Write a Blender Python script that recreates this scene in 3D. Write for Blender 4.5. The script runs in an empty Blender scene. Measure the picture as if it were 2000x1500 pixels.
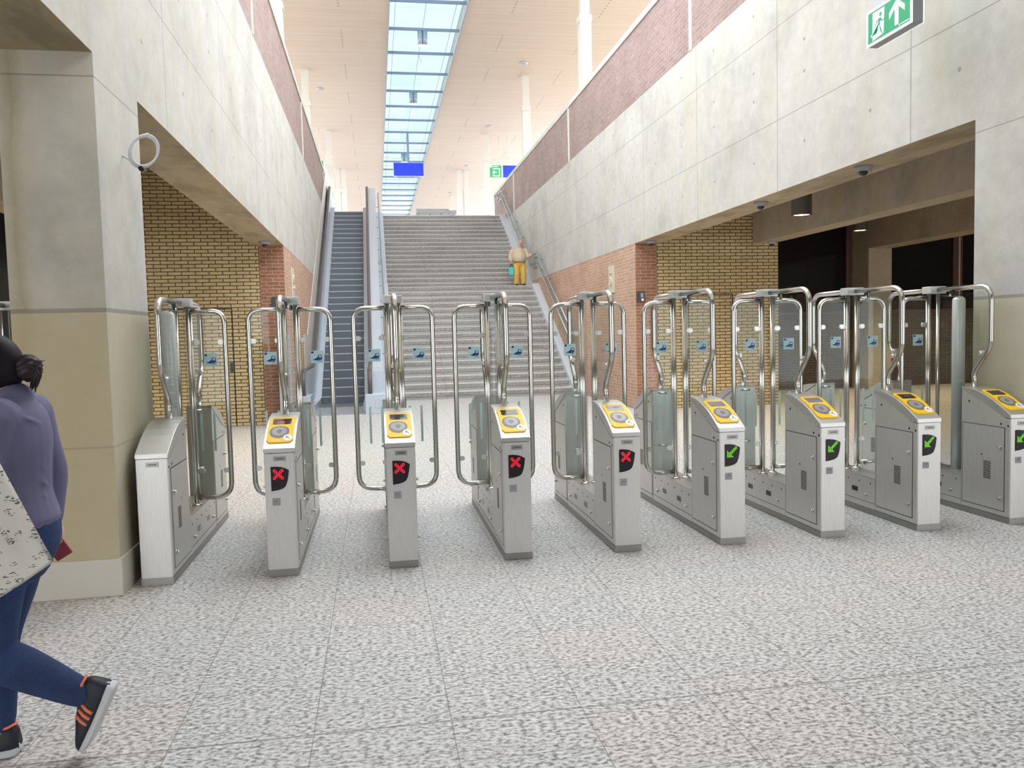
import bpy, bmesh, math, random
from mathutils import Vector, Matrix
random.seed(7)
C = bpy.context.scene.collection
PI = math.pi
scene = bpy.context.scene

# ---------------------------------------------------------------- camera
F_PX, PITCH, YAW, ROLL, CAM_H = 1568.26, 0.062404, 0.165388, -0.024353, 1.6
def cam_axes():
    cp, sp, cy, sy = math.cos(PITCH), math.sin(PITCH), math.cos(YAW), math.sin(YAW)
    f = Vector((sy*cp, cy*cp, -sp)); r = Vector((cy, -sy, 0)); u = r.cross(f)
    cr, sr = math.cos(ROLL), math.sin(ROLL)
    return r*cr + u*sr, u*cr - r*sr, f
_r, _u, _f = cam_axes()
cd = bpy.data.cameras.new('camera'); cam = bpy.data.objects.new('camera', cd); C.objects.link(cam)
cd.sensor_width = 36.0; cd.lens = F_PX/2000*36.0; cd.clip_start = 0.05; cd.clip_end = 500
cam.matrix_world = Matrix(((_r.x,_u.x,-_f.x,0),(_r.y,_u.y,-_f.y,0),(_r.z,_u.z,-_f.z,CAM_H),(0,0,0,1)))
scene.camera = cam

# ---------------------------------------------------------------- world, exposure
w = bpy.data.worlds.new('world'); scene.world = w; w.use_nodes = True
bg = w.node_tree.nodes['Background']
bg.inputs[0].default_value = (0.93, 0.97, 1.0, 1); bg.inputs[1].default_value = 1.0
scene.view_settings.view_transform = 'Standard'
scene.view_settings.look = 'None'
scene.view_settings.gamma = 1.0
scene.view_settings.use_curve_mapping = False
scene.view_settings.exposure = 2.35
scene.cycles.max_bounces = 10
scene.cycles.transparent_max_bounces = 24
scene.cycles.diffuse_bounces = 6
scene.cycles.glossy_bounces = 4
scene.cycles.caustics_reflective = False
scene.cycles.caustics_refractive = False
scene.cycles.sample_clamp_indirect = 6.0

# ---------------------------------------------------------------- materials
class NT:
    def __init__(s, name):
        s.m = bpy.data.materials.new(name); s.m.use_nodes = True
        s.t = s.m.node_tree; s.b = s.t.nodes['Principled BSDF']; s.o = s.t.nodes['Material Output']
        s._pos = None
    def n(s, typ, **kw):
        nd = s.t.nodes.new(typ)
        for k, v in kw.items(): setattr(nd, k, v)
        return nd
    def set(s, nd, key, v):
        i = nd.inputs[key]
        if isinstance(v, bpy.types.NodeSocket): s.t.links.new(v, i)
        else:
            if isinstance(v, tuple) and len(v) == 3 and i.type == 'RGBA': v = (*v, 1)
            i.default_value = v
    def math(s, op, a, b=0.0, c=None):
        nd = s.n('ShaderNodeMath', operation=op); s.set(nd, 0, a); s.set(nd, 1, b)
        if c is not None: s.set(nd, 2, c)
        return nd.outputs[0]
    def pos(s):
        if s._pos is None:
            g = s.n('ShaderNodeNewGeometry'); x = s.n('ShaderNodeSeparateXYZ'); s.t.links.new(g.outputs['Position'], x.inputs[0])
            s._pos = (x.outputs[0], x.outputs[1], x.outputs[2], g.outputs['Position'])
        return s._pos
    def obj(s):
        return s.n('ShaderNodeTexCoord').outputs['Object']
    def comb(s, x, y, z=0.0):
        nd = s.n('ShaderNodeCombineXYZ'); s.set(nd, 0, x); s.set(nd, 1, y); s.set(nd, 2, z); return nd.outputs[0]
    def noise(s, vec, scale, detail=4.0, rough=0.55, sc=None):
        if sc:
            mp = s.n('ShaderNodeMapping'); s.t.links.new(vec, mp.inputs[0]); mp.inputs['Scale'].default_value = sc; vec = mp.outputs[0]
        nd = s.n('ShaderNodeTexNoise'); s.t.links.new(vec, nd.inputs['Vector'])
        nd.inputs['Scale'].default_value = scale; nd.inputs['Detail'].default_value = detail; nd.inputs['Roughness'].default_value = rough
        return nd.outputs['Fac']
    def ramp(s, fac, stops):
        nd = s.n('ShaderNodeValToRGB'); s.t.links.new(fac, nd.inputs[0]); e = nd.color_ramp.elements
        while len(e) < len(stops): e.new(0.5)
        for el, (p, c) in zip(e, stops): el.position = p; el.color = (*c, 1) if len(c) == 3 else c
        return nd.outputs[0]
    def mix(s, fac, a, b, typ='MIX'):
        nd = s.n('ShaderNodeMix', data_type='RGBA', blend_type=typ); s.set(nd, 0, fac)
        s.set(nd, 6, a); s.set(nd, 7, b); return nd.outputs[2]
    def bump(s, h, strength, dist=0.01):
        nd = s.n('ShaderNodeBump'); s.set(nd, 'Height', h); nd.inputs['Strength'].default_value = strength; nd.inputs['Distance'].default_value = dist
        s.t.links.new(nd.outputs[0], s.b.inputs['Normal'])
    def P(s, **kw):
        for k, v in kw.items(): s.set(s.b, k.replace('_', ' '), v)
        return s

def plain(name, col, rough=0.5, metal=0.0, spec=0.5, emit=None, es=0.0):
    t = NT(name); t.P(Base_Color=col, Roughness=rough, Metallic=metal); t.set(t.b, 'Specular IOR Level', spec)
    if emit: t.set(t.b, 'Emission Color', emit); t.set(t.b, 'Emission Strength', es)
    return t.m

def line_mask(t, v, period, offset, half):           # 1 on the joints
    a = t.math('MULTIPLY_ADD', v, 1.0/period, -offset/period + 1000.5)
    fr = t.math('FRACT', a); d = t.math('ABSOLUTE', t.math('SUBTRACT', fr, 0.5))
    return t.math('LESS_THAN', d, half/period)

def near(t, v, c, half):
    return t.math('LESS_THAN', t.math('ABSOLUTE', t.math('SUBTRACT', v, c)), half)

def concrete(name, base, joints=True, warm=0.0, yoff=7.16, stain=0.3):
    t = NT(name); x, y, z, p = t.pos()
    n1 = t.noise(p, 1.1, 6, 0.62); n2 = t.noise(p, 7.0, 5, 0.6); n3 = t.noise(p, 2.2, 4, 0.6, (1, 1, 0.22)); n4 = t.noise(p, 60.0, 3, 0.6)
    d = tuple(c*0.70 for c in base); l = tuple(min(1, c*1.12) for c in base)
    c1 = t.ramp(n1, [(0.3, d), (0.5, base), (0.72, l)])
    c2 = t.mix(0.35, c1, t.ramp(n2, [(0.3, d), (0.6, base), (0.75, l)]))
    wy = (base[0]*1.0, base[1]*0.88, base[2]*0.62)
    c3 = t.mix(t.math('MULTIPLY', t.ramp(n3, [(0.42, (0, 0, 0)), (0.68, (1, 1, 1))]), stain + warm), c2, wy)
    c3 = t.mix(t.math('MULTIPLY', t.ramp(n4, [(0.28, (1, 1, 1)), (0.36, (0, 0, 0))]), 0.35), c3, tuple(c*0.55 for c in base))
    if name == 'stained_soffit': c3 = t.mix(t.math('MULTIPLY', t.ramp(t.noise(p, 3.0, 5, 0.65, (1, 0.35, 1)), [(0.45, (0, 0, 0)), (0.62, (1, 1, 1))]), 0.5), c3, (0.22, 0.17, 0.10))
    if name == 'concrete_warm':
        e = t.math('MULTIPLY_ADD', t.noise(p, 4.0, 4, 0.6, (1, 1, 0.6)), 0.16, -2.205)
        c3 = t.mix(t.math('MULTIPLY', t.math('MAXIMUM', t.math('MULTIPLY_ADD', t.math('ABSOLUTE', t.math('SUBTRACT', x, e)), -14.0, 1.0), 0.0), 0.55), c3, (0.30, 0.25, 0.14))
    col = c3
    if joints:
        low = t.math('LESS_THAN', z, 1.81)
        lm = t.math('MULTIPLY', low, t.math('MULTIPLY_ADD', n3, 0.8, 0.25))
        col = t.mix(lm, col, (base[0]*0.95, base[1]*0.84, base[2]*0.58))
        j = line_mask(t, y, 2.62, yoff, 0.008)
        for zz in (4.25, 5.42): j = t.math('MAXIMUM', j, near(t, z, zz, 0.006))
        j = t.math('MULTIPLY', j, t.math('GREATER_THAN', z, 3.24))
        j = t.math('MAXIMUM', j, near(t, z, 3.235, 0.005))
        g = t.math('MAXIMUM', near(t, z, 1.81, 0.014), t.math('MULTIPLY', near(t, z, 0.95, 0.007), 0.5))
        j = t.math('MAXIMUM', j, g)
        col = t.mix(t.math('MULTIPLY', j, 0.55), col, tuple(c*0.3 for c in base))
        # form-tie holes
        fy = t.math('SUBTRACT', t.math('FRACT', t.math('MULTIPLY_ADD', y, 1/1.31, -6.5/1.31 + 100.5)), 0.5)
        fy = t.math('POWER', t.math('MULTIPLY', t.math('ABSOLUTE', fy), 1.31), 2.0)
        h = None
        for zz in (3.84, 4.665, 5.04, 5.8):
            dz = t.math('POWER', t.math('ABSOLUTE', t.math('SUBTRACT', z, zz)), 2.0)
            m = t.math('LESS_THAN', t.math('ADD', fy, dz), 0.022**2); h = m if h is None else t.math('MAXIMUM', h, m)
        col = t.mix(t.math('MULTIPLY', h, 0.6), col, tuple(c*0.3 for c in base))
    t.P(Base_Color=col, Roughness=0.75); t.set(t.b, 'Specular IOR Level', 0.3)
    t.bump(t.math('ADD', n2, t.math('MULTIPLY', n4, 0.5)), 0.25, 0.006)
    return t.m

def brick(name, c1, c2, mortar, axis, bw=0.24, rh=0.067, ms=0.006):
    t = NT(name); x, y, z, p = t.pos()
    v = t.comb(x if axis == 'X' else y, z)
    b = t.n('ShaderNodeTexBrick'); t.t.links.new(v, b.inputs['Vector'])
    b.offset = 0.5; b.squash = 1.0
    for k, val in (('Color1', c1), ('Color2', c2), ('Mortar', mortar), ('Scale', 1.0), ('Mortar Size', ms), ('Mortar Smooth', 0.1), ('Bias', 0.0), ('Brick Width', bw), ('Row Height', rh)):
        t.set(b, k, val)
    n = t.noise(p, 18, 4, 0.6); n2 = t.noise(p, 1.3, 4)
    col = t.mix(0.35, b.outputs['Color'], t.ramp(n, [(0.3, (0.3, 0.3, 0.3)), (0.7, (0.75, 0.75, 0.75))]), 'OVERLAY')
    col = t.mix(0.25, col, t.ramp(n2, [(0.3, (0.3, 0.3, 0.3)), (0.7, (0.7, 0.7, 0.7))]), 'OVERLAY')
    t.P(Base_Color=col, Roughness=0.8); t.set(t.b, 'Specular IOR Level', 0.3)
    t.bump(t.math('SUBTRACT', 1.0, b.outputs['Fac']), 0.5, 0.006)
    return t.m

def steel(name, col, rough, brushed=0.0, axis=(1, 1, 0.05), metal=1.0):
    t = NT(name)
    if brushed:
        n = t.noise(t.obj(), 140, 3, 0.6, axis)
        t.P(Roughness=t.math('MULTIPLY_ADD', n, brushed, rough - brushed*0.5))
        t.P(Base_Color=t.ramp(n, [(0.3, tuple(c*0.9 for c in col)), (0.7, col)]))
        t.bump(n, 0.03, 0.002)
    else:
        t.P(Base_Color=col, Roughness=rough)
    t.P(Metallic=metal)
    return t.m

def glass(name, tint, rough=0.02, extra=0.0):
    t = NT(name); t.t.nodes.remove(t.b)
    tr = t.n('ShaderNodeBsdfTransparent'); t.set(tr, 0, tint)
    gl = t.n('ShaderNodeBsdfGlossy'); gl.inputs['Roughness'].default_value = rough
    fr = t.n('ShaderNodeFresnel'); fr.inputs[0].default_value = 1.45
    ge = t.n('ShaderNodeNewGeometry'); mx = t.n('ShaderNodeMixShader')
    f = t.math('MULTIPLY', t.math('ADD', t.math('MULTIPLY', fr.outputs[0], 0.8), extra), t.math('SUBTRACT', 1.0, ge.outputs['Backfacing'])); t.set(mx, 0, f)
    t.t.links.new(tr.outputs[0], mx.inputs[1]); t.t.links.new(gl.outputs[0], mx.inputs[2])
    t.t.links.new(mx.outputs[0], t.o.inputs[0])
    return t.m

def granite():
    t = NT('granite_floor'); x, y, z, p = t.pos()
    b = t.n('ShaderNodeTexBrick'); t.t.links.new(t.comb(t.math('ADD', y, 0.2), t.math('ADD', x, 0.305)), b.inputs['Vector'])
    b.offset = 0.37; b.offset_frequency = 3; b.squash = 0.62; b.squash_frequency = 2
    for k, val in (('Color1', (0.0, 0.0, 0.0)), ('Color2', (1, 1, 1)), ('Mortar', (0.5, 0.5, 0.5)), ('Scale', 1.0), ('Mortar Size', 0.0028), ('Mortar Smooth', 0.0), ('Bias', 0.0), ('Brick Width', 0.78), ('Row Height', 0.558)):
        t.set(b, k, val)
    n1 = t.noise(p, 62, 3, 0.55, (0.62, 1.0, 1.0)); n2 = t.noise(p, 150, 2, 0.5); n3 = t.noise(p, 0.55, 3)
    v = t.n('ShaderNodeTexVoronoi'); mp = t.n('ShaderNodeMapping'); t.t.links.new(p, mp.inputs[0]); mp.inputs['Scale'].default_value = (0.7, 1, 1)
    t.t.links.new(mp.outputs[0], v.inputs['Vector']); v.inputs['Scale'].default_value = 75
    g = t.ramp(n1, [(0.37, (0.12, 0.115, 0.115)), (0.44, (0.31, 0.30, 0.295)), (0.51, (0.61, 0.60, 0.59)), (0.66, (0.82, 0.81, 0.80))])
    vs = t.n('ShaderNodeSeparateColor'); t.t.links.new(v.outputs['Color'], vs.inputs[0])
    g = t.mix(0.30, g, t.ramp(vs.outputs[0], [(0.0, (0.16, 0.155, 0.155)), (0.4, (0.50, 0.49, 0.48)), (1.0, (0.76, 0.74, 0.72))]))
    tint = t.ramp(b.outputs['Color'], [(0.0, (0.60, 0.53, 0.50)), (0.3, (0.54, 0.53, 0.52)), (0.6, (0.51, 0.53, 0.55)), (1.0, (0.56, 0.54, 0.52))])
    g = t.mix(0.5, g, tint, 'OVERLAY')
    g = t.mix(t.math('MULTIPLY', t.ramp(n3, [(0.45, (0, 0, 0)), (0.7, (1, 1, 1))]), 0.16), g, (0.62, 0.56, 0.53))
    j = t.math('MAXIMUM', b.outputs['Fac'], near(t, y, 3.25, 0.006))
    g = t.mix(t.math('MULTIPLY', j, 0.6), g, (0.16, 0.15, 0.14))
    t.P(Base_Color=g, Roughness=0.55); t.set(t.b, 'Specular IOR Level', 0.35)
    return t.m

def wood_ceiling():
    t = NT('ceiling_slats'); x, y, z, p = t.pos()
    l = line_mask(t, y, 0.11, 0.0, 0.006); n = t.noise(p, 1.4, 4, 0.6, (0.25, 9, 1))
    col = t.ramp(n, [(0.3, (0.66, 0.55, 0.47)), (0.7, (0.74, 0.64, 0.565))])
    col = t.mix(t.math('MULTIPLY', l, 0.35), col, (0.30, 0.22, 0.18))
    s = None
    for xc in (-0.75, 4.25, 6.9):
        m = near(t, x, xc, 0.02); s = m if s is None else t.math('MAXIMUM', s, m)
    s = t.math('MULTIPLY', s, t.math('LESS_THAN', t.math('FRACT', t.math('MULTIPLY', y, 1/3.2)), 0.5))
    s = t.math('MULTIPLY', s, t.math('LESS_THAN', t.math('FRACT', t.math('MULTIPLY', y, 5.0)), 0.5))
    col = t.mix(t.math('MULTIPLY', s, 0.6), col, (0.2, 0.15, 0.12))
    t.P(Base_Color=col, Roughness=0.6); t.set(t.b, 'Specular IOR Level', 0.3)
    return t.m

def stone(name, a, b_, sc, bump=0.0):
    t = NT(name); x, y, z, p = t.pos(); n = t.noise(p, sc, 5, 0.65); n2 = t.noise(p, 1.0, 3)
    col = t.mix(0.25, t.ramp(n, [(0.33, a), (0.66, b_)]), t.ramp(n2, [(0.3, a), (0.7, b_)]))
    if name != 'stair_rough': col = t.mix(t.math('MULTIPLY', line_mask(t, x, 1.5, 0.2, 0.008), 0.5), col, tuple(c*0.35 for c in a))
    t.P(Base_Color=col, Roughness=0.8)
    if bump: t.bump(n, bump, 0.02)
    return t.m

M = {}
M['concrete'] = concrete('concrete', (0.55, 0.54, 0.51))
M['concrete_warm'] = concrete('concrete_warm', (0.52, 0.49, 0.42), warm=0.25)  # copy for column fronts and jambs: lamp warmth and shade put into the colour
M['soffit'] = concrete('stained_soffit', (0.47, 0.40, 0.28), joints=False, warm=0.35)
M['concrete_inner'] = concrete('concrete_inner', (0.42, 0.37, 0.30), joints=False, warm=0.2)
M['coping'] = concrete('coping_concrete', (0.62, 0.61, 0.57), joints=False)
M['plinth_stone'] = plain('plinth_stone', (0.60, 0.57, 0.50), 0.6)
M['yellow_brick'] = brick('yellow_brick', (0.64, 0.50, 0.27), (0.56, 0.43, 0.22), (0.08, 0.05, 0.035), 'X', ms=0.008)
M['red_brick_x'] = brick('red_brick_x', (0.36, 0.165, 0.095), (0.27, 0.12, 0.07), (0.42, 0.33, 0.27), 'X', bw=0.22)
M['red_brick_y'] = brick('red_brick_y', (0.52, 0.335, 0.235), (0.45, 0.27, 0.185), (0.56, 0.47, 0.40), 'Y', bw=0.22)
M['upper_brick'] = brick('upper_brick', (0.335, 0.245, 0.22), (0.285, 0.195, 0.175), (0.37, 0.30, 0.28), 'Y', bw=0.22)
M['dark_brick'] = brick('dark_brick', (0.10, 0.085, 0.07), (0.08, 0.07, 0.06), (0.03, 0.03, 0.03), 'X')
M['granite'] = granite()
M['slats'] = wood_ceiling()
M['stair'] = stone('stair_stone', (0.35, 0.33, 0.32), (0.46, 0.44, 0.425), 30)
M['stair_rough'] = stone('stair_rough', (0.12, 0.115, 0.11), (0.56, 0.54, 0.525), 42, 0.6)
M['stair_nose'] = stone('stair_nose', (0.56, 0.54, 0.525), (0.68, 0.66, 0.64), 30)
M['steel_body'] = steel('brushed_steel', (0.68, 0.665, 0.64), 0.42, 0.14, metal=0.68)
M['steel_lid'] = steel('lid_steel', (0.64, 0.63, 0.61), 0.36, 0.12, metal=0.85)
M['steel_tube'] = steel('tube_steel', (0.62, 0.60, 0.57), 0.19)
M['steel_dark'] = steel('plinth_steel', (0.36, 0.35, 0.33), 0.42, 0.1)
M['steel_white'] = plain('escalator_steel', (0.62, 0.68, 0.78), 0.3, 0.35)
M['alu'] = plain('clamp_alu', (0.62, 0.65, 0.65), 0.4, 0.3)
M['clip'] = steel('clip_steel', (0.70, 0.69, 0.67), 0.4)
M['glass'] = glass('clear_glass', (0.965, 0.985, 0.98))
M['glass_div'] = glass('divider_glass', (0.93, 0.955, 0.945))
M['skyglass'] = glass('skylight_glass', (0.43, 0.485, 0.485))
M['frost'] = plain('frosted_stripe', (0.60, 0.78, 0.755), 0.6)
M['yellow'] = plain('reader_yellow', (0.90, 0.56, 0.005), 0.45)
M['white'] = plain('white_plastic', (0.85, 0.86, 0.86), 0.4)
M['ring'] = plain('target_ring', (0.16, 0.15, 0.155), 0.4)
M['target'] = plain('target_disc', (0.30, 0.30, 0.31), 0.3)
M['screen'] = plain('screen_glass', (0.03, 0.025, 0.03), 0.15)
M['screen_lit'] = plain('screen_lit', (0.06, 0.05, 0.07), 0.2, emit=(0.45, 0.40, 0.5), es=0.06)
M['black'] = plain('black_gloss', (0.012, 0.010, 0.012), 0.2)
M['hole'] = plain('dark_gap', (0.02, 0.02, 0.02), 0.8)
M['red_led'] = plain('red_led', (0.35, 0.004, 0.012), 0.4, emit=(1.0, 0.006, 0.035), es=0.34)
M['green_led'] = plain('green_led', (0.06, 0.25, 0.005), 0.4, emit=(0.22, 1.0, 0.012), es=0.17)
M['navy'] = plain('navy_print', (0.012, 0.022, 0.20), 0.5)
M['sticker'] = plain('sticker_blue', (0.50, 0.72, 0.78), 0.5)
M['grey_print'] = plain('grey_print', (0.30, 0.45, 0.52), 0.5)
M['dark_print'] = plain('dark_print', (0.10, 0.10, 0.10), 0.5)
M['plate'] = plain('name_plate', (0.62, 0.61, 0.59), 0.3, 0.6)
M['red_print'] = plain('red_print', (0.75, 0.08, 0.10), 0.5)
M['column'] = plain('white_steel', (0.66, 0.64, 0.59), 0.45)
M['transom'] = plain('transom_blue', (0.20, 0.27, 0.40), 0.45)
M['edge_grey'] = plain('edge_grey', (0.45, 0.47, 0.50), 0.5)
M['sign_blue'] = plain('sign_blue', (0.004, 0.025, 0.50), 0.3, emit=(0.004, 0.03, 0.60), es=0.12)
M['sign_green'] = plain('sign_green', (0.01, 0.33, 0.10), 0.4, emit=(0.01, 0.35, 0.10), es=0.08)
M['exit_green'] = plain('exit_green', (0.0, 0.20, 0.085), 0.4, emit=(0.0, 0.40, 0.17), es=0.09)
M['exit_white'] = plain('exit_white', (0.9, 0.92, 0.9), 0.4, emit=(0.9, 1.0, 0.95), es=0.12)
M['exit_case'] = plain('exit_case', (0.22, 0.22, 0.24), 0.35, 0.5)
M['exit_plate'] = plain('exit_plate', (0.50, 0.50, 0.54), 0.4, 0.3)
M['rubber'] = plain('handrail_rubber', (0.045, 0.04, 0.04), 0.45)
M['rubber_hi'] = plain('handrail_grey', (0.10, 0.085, 0.08), 0.35)
M['step'] = plain('escalator_step', (0.14, 0.16, 0.19), 0.5, 0.2)
M['step_edge'] = plain('escalator_step_edge', (0.48, 0.51, 0.56), 0.5, 0.2)
M['cladding'] = plain('raked_cladding', (0.66, 0.62, 0.58), 0.4, 0.2)
M['combplate'] = steel('comb_plate', (0.55, 0.57, 0.62), 0.5)
M['rail'] = steel('rail_steel', (0.40, 0.50, 0.52), 0.35)
M['gutter'] = plain('gutter_panel', (0.62, 0.66, 0.72), 0.5)
M['dome'] = plain('dome_grey', (0.30, 0.31, 0.33), 0.4)
M['dome_dark'] = plain('dome_dark', (0.02, 0.02, 0.025), 0.1)
M['lamp_body'] = plain('lamp_brown', (0.055, 0.045, 0.04), 0.5)
M['lamp_lens'] = plain('lamp_lens', (0.9, 0.8, 0.6), 0.4, emit=(1.0, 0.80, 0.45), es=3.0)
M['pend_body'] = plain('pendant_grey', (0.30, 0.38, 0.48), 0.4, 0.3)
M['pend_lens'] = plain('pendant_lens', (0.9, 0.9, 0.9), 0.4, emit=(1, 1, 1), es=3.0)
M['dark_pane'] = plain('dark_pane', (0.006, 0.006, 0.008), 0.03)
M['brown_frame'] = plain('brown_frame', (0.10, 0.05, 0.035), 0.5)
M['intercom'] = plain('intercom_dark', (0.03, 0.045, 0.04), 0.4)
M['num_plate'] = plain('number_plate', (0.60, 0.56, 0.44), 0.6)
M['cable'] = plain('cable_grey', (0.55, 0.57, 0.60), 0.4)
M['skin'] = plain('skin', (0.62, 0.36, 0.27), 0.5)
M['skin_old'] = plain('skin_old', (0.60, 0.33, 0.26), 0.5)
M['hair'] = plain('dark_hair', (0.009, 0.007, 0.010), 0.55, spec=0.2)
M['bun'] = plain('bun_hair', (0.030, 0.018, 0.022), 0.5, spec=0.3)
M['grey_hair'] = plain('grey_hair', (0.35, 0.31, 0.30), 0.6)
M['lavender'] = plain('lavender_cloth', (0.145, 0.145, 0.25), 0.85)
M['dark_cloth'] = plain('dark_cloth', (0.015, 0.017, 0.025), 0.9)
M['orange'] = plain('orange_trim', (0.90, 0.22, 0.12), 0.6)
M['shoe'] = plain('shoe_black', (0.012, 0.014, 0.02), 0.6)
M['sole'] = plain('sole_grey', (0.60, 0.61, 0.64), 0.6)
M['tan'] = plain('tan_jacket', (0.60, 0.48, 0.34), 0.4)
M['mustard'] = plain('mustard_trousers', (0.74, 0.47, 0.10), 0.8)
M['turquoise'] = plain('turquoise_bag', (0.08, 0.62, 0.58), 0.5)
M['wallet'] = plain('wallet_red', (0.30, 0.04, 0.06), 0.5)
M['eye'] = plain('eye_dark', (0.02, 0.015, 0.012), 0.2)
def denim():
    t = NT('denim'); n = t.noise(t.obj(), 4, 5, 0.6); n2 = t.noise(t.obj(), 300, 2)
    c = t.ramp(n, [(0.3, (0.008, 0.020, 0.065)), (0.72, (0.025, 0.065, 0.19))])
    t.P(Base_Color=t.mix(0.15, c, t.ramp(n2, [(0.3, (0, 0, 0.02)), (0.7, (0.1, 0.15, 0.3))])), Roughness=0.9); return t.m
M['denim'] = denim()
def tote_cloth():
    t = NT('tote_cloth'); o = t.obj()
    mp = t.n('ShaderNodeMapping'); t.t.links.new(o, mp.inputs[0]); mp.inputs['Scale'].default_value = (26, 26, 38)
    v = t.n('ShaderNodeTexVoronoi'); t.t.links.new(mp.outputs[0], v.inputs['Vector']); v.inputs['Scale'].default_value = 1.0
    n = t.noise(o, 90, 2, 0.5, (1, 1, 2.5))
    m = t.math('MULTIPLY', t.math('LESS_THAN', v.outputs['Distance'], 0.40), t.math('LESS_THAN', n, 0.45))
    t.P(Base_Color=t.mix(m, (0.74, 0.71, 0.66), (0.13, 0.13, 0.13)), Roughness=0.85); return t.m
M['tote'] = tote_cloth()

# ---------------------------------------------------------------- mesh helpers
class MB:
    def __init__(s): s.bm = bmesh.new(); s.mats = []
    def mi(s, m):
        if m not in s.mats: s.mats.append(m)
        return s.mats.index(m)
    def _fin(s, faces, m, smooth=False):
        i = s.mi(m)
        for f in faces: f.material_index = i; f.smooth = smooth
    def box(s, x0, x1, y0, y1, z0, z1, m='steel_body', bev=0.0):
        bm = s.bm; n0 = len(bm.faces)
        v = [bm.verts.new(p) for p in ((x0,y0,z0),(x1,y0,z0),(x1,y1,z0),(x0,y1,z0),(x0,y0,z1),(x1,y0,z1),(x1,y1,z1),(x0,y1,z1))]
        fs = [bm.faces.new([v[i] for i in q]) for q in ((3,2,1,0),(4,5,6,7),(0,1,5,4),(1,2,6,5),(2,3,7,6),(3,0,4,7))]
        if bev:
            es = list({e for f in fs for e in f.edges})
            r = bmesh.ops.bevel(bm, geom=es, offset=bev, segments=2, affect='EDGES', profile=0.6)
            fs = list({f for f in r['faces']} | {f for f in fs if f.is_valid})
        s._fin(fs, m); return s
    def prism(s, pts, a, b, axis='X', m='steel_body', bev=0.0, smooth=False):
        bm = s.bm
        def P(p, t):
            return {'X': (t, p[0], p[1]), 'Y': (p[0], t, p[1]), 'Z': (p[0], p[1], t)}[axis]
        A = [bm.verts.new(P(p, a)) for p in pts]; B = [bm.verts.new(P(p, b)) for p in pts]
        n = len(pts); fs = [bm.faces.new(A), bm.faces.new(list(reversed(B)))]; side = []
        for i in range(n): side.append(bm.faces.new((A[i], B[i], B[(i+1) % n], A[(i+1) % n])))
        bmesh.ops.recalc_face_normals(bm, faces=fs + side)
        if bev:
            es = list({e for f in fs for e in f.edges})
            r = bmesh.ops.bevel(bm, geom=es, offset=bev, segments=2, affect='EDGES')
            fs = [f for f in set(fs) | set(side) | set(r['faces']) if f.is_valid]; s._fin(fs, m)
        else:
            s._fin(fs, m); s._fin(side, m, smooth)
        return s
    def tube(s, pts, r, seg=12, m='steel_tube', closed=False, caps=True, flat=1.0):
        bm = s.bm; pts = [Vector(p) for p in pts]; n = len(pts); rings = []
        rad = r if isinstance(r, (list, tuple)) else [r]*n
        up = None
        for i, p in enumerate(pts):
            if closed: t = (pts[(i+1) % n] - pts[i-1]).normalized()
            else: t = (pts[min(i+1, n-1)] - pts[max(i-1, 0)]).normalized()
            if up is None:
                up = Vector((0, 0, 1)) if abs(t.z) < 0.9 else Vector((1, 0, 0))
            u = (up - t*up.dot(t)).normalized(); vv = t.cross(u); up = u
            rings.append([bm.verts.new(p + (u*math.cos(a)*flat + vv*math.sin(a))*rad[i]) for a in (2*PI*k/seg for k in range(seg))])
        fs = []
        for i in range(n if closed else n-1):
            a, b = rings[i], rings[(i+1) % n]
            for k in range(seg): fs.append(bm.faces.new((a[k], a[(k+1) % seg], b[(k+1) % seg], b[k])))
        s._fin(fs, m, True)
        if caps and not closed: s._fin([bm.faces.new(list(reversed(rings[0]))), bm.faces.new(rings[-1])], m)
        return s
    def cyl(s, c, r, h, m='steel_tube', axis='Z', seg=20, r2=None):
        d = {'X': Vector((1,0,0)), 'Y': Vector((0,1,0)), 'Z': Vector((0,0,1))}[axis]; c = Vector(c)
        return s.tube([c, c + d*h], [r, r if r2 is None else r2], seg, m)
    def lathe(s, c, prof, m='steel_tube', seg=24):
        bm = s.bm; rings = [[bm.verts.new((c[0]+r*math.cos(2*PI*k/seg), c[1]+r*math.sin(2*PI*k/seg), c[2]+z)) for k in range(seg)] for r, z in prof]
        fs = []
        for a, b in zip(rings, rings[1:]):
            for k in range(seg): fs.append(bm.faces.new((a[k], a[(k+1) % seg], b[(k+1) % seg], b[k])))
        s._fin(fs, m, True); s._fin([bm.faces.new(list(reversed(rings[0]))), bm.faces.new(rings[-1])], m); return s
    def ell(s, c, rx, ry, rz, m='skin', sub=3):
        r = bmesh.ops.create_icosphere(s.bm, subdivisions=sub, radius=1.0, matrix=Matrix.Translation(c) @ Matrix.Diagonal((rx, ry, rz, 1)))
        s._fin(list({f for v in r['verts'] for f in v.link_faces}), m, True); return s
    def quad(s, pts, m):
        s._fin([s.bm.faces.new([s.bm.verts.new(p) for p in pts])], m); return s
    def build(s, name, parent=None, loc=(0,0,0), rot=0.0):
        me = bpy.data.meshes.new(name); s.bm.to_mesh(me); s.bm.free()
        for m in s.mats: me.materials.append(M[m])
        return link(me, name, parent, loc, rot)

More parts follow.
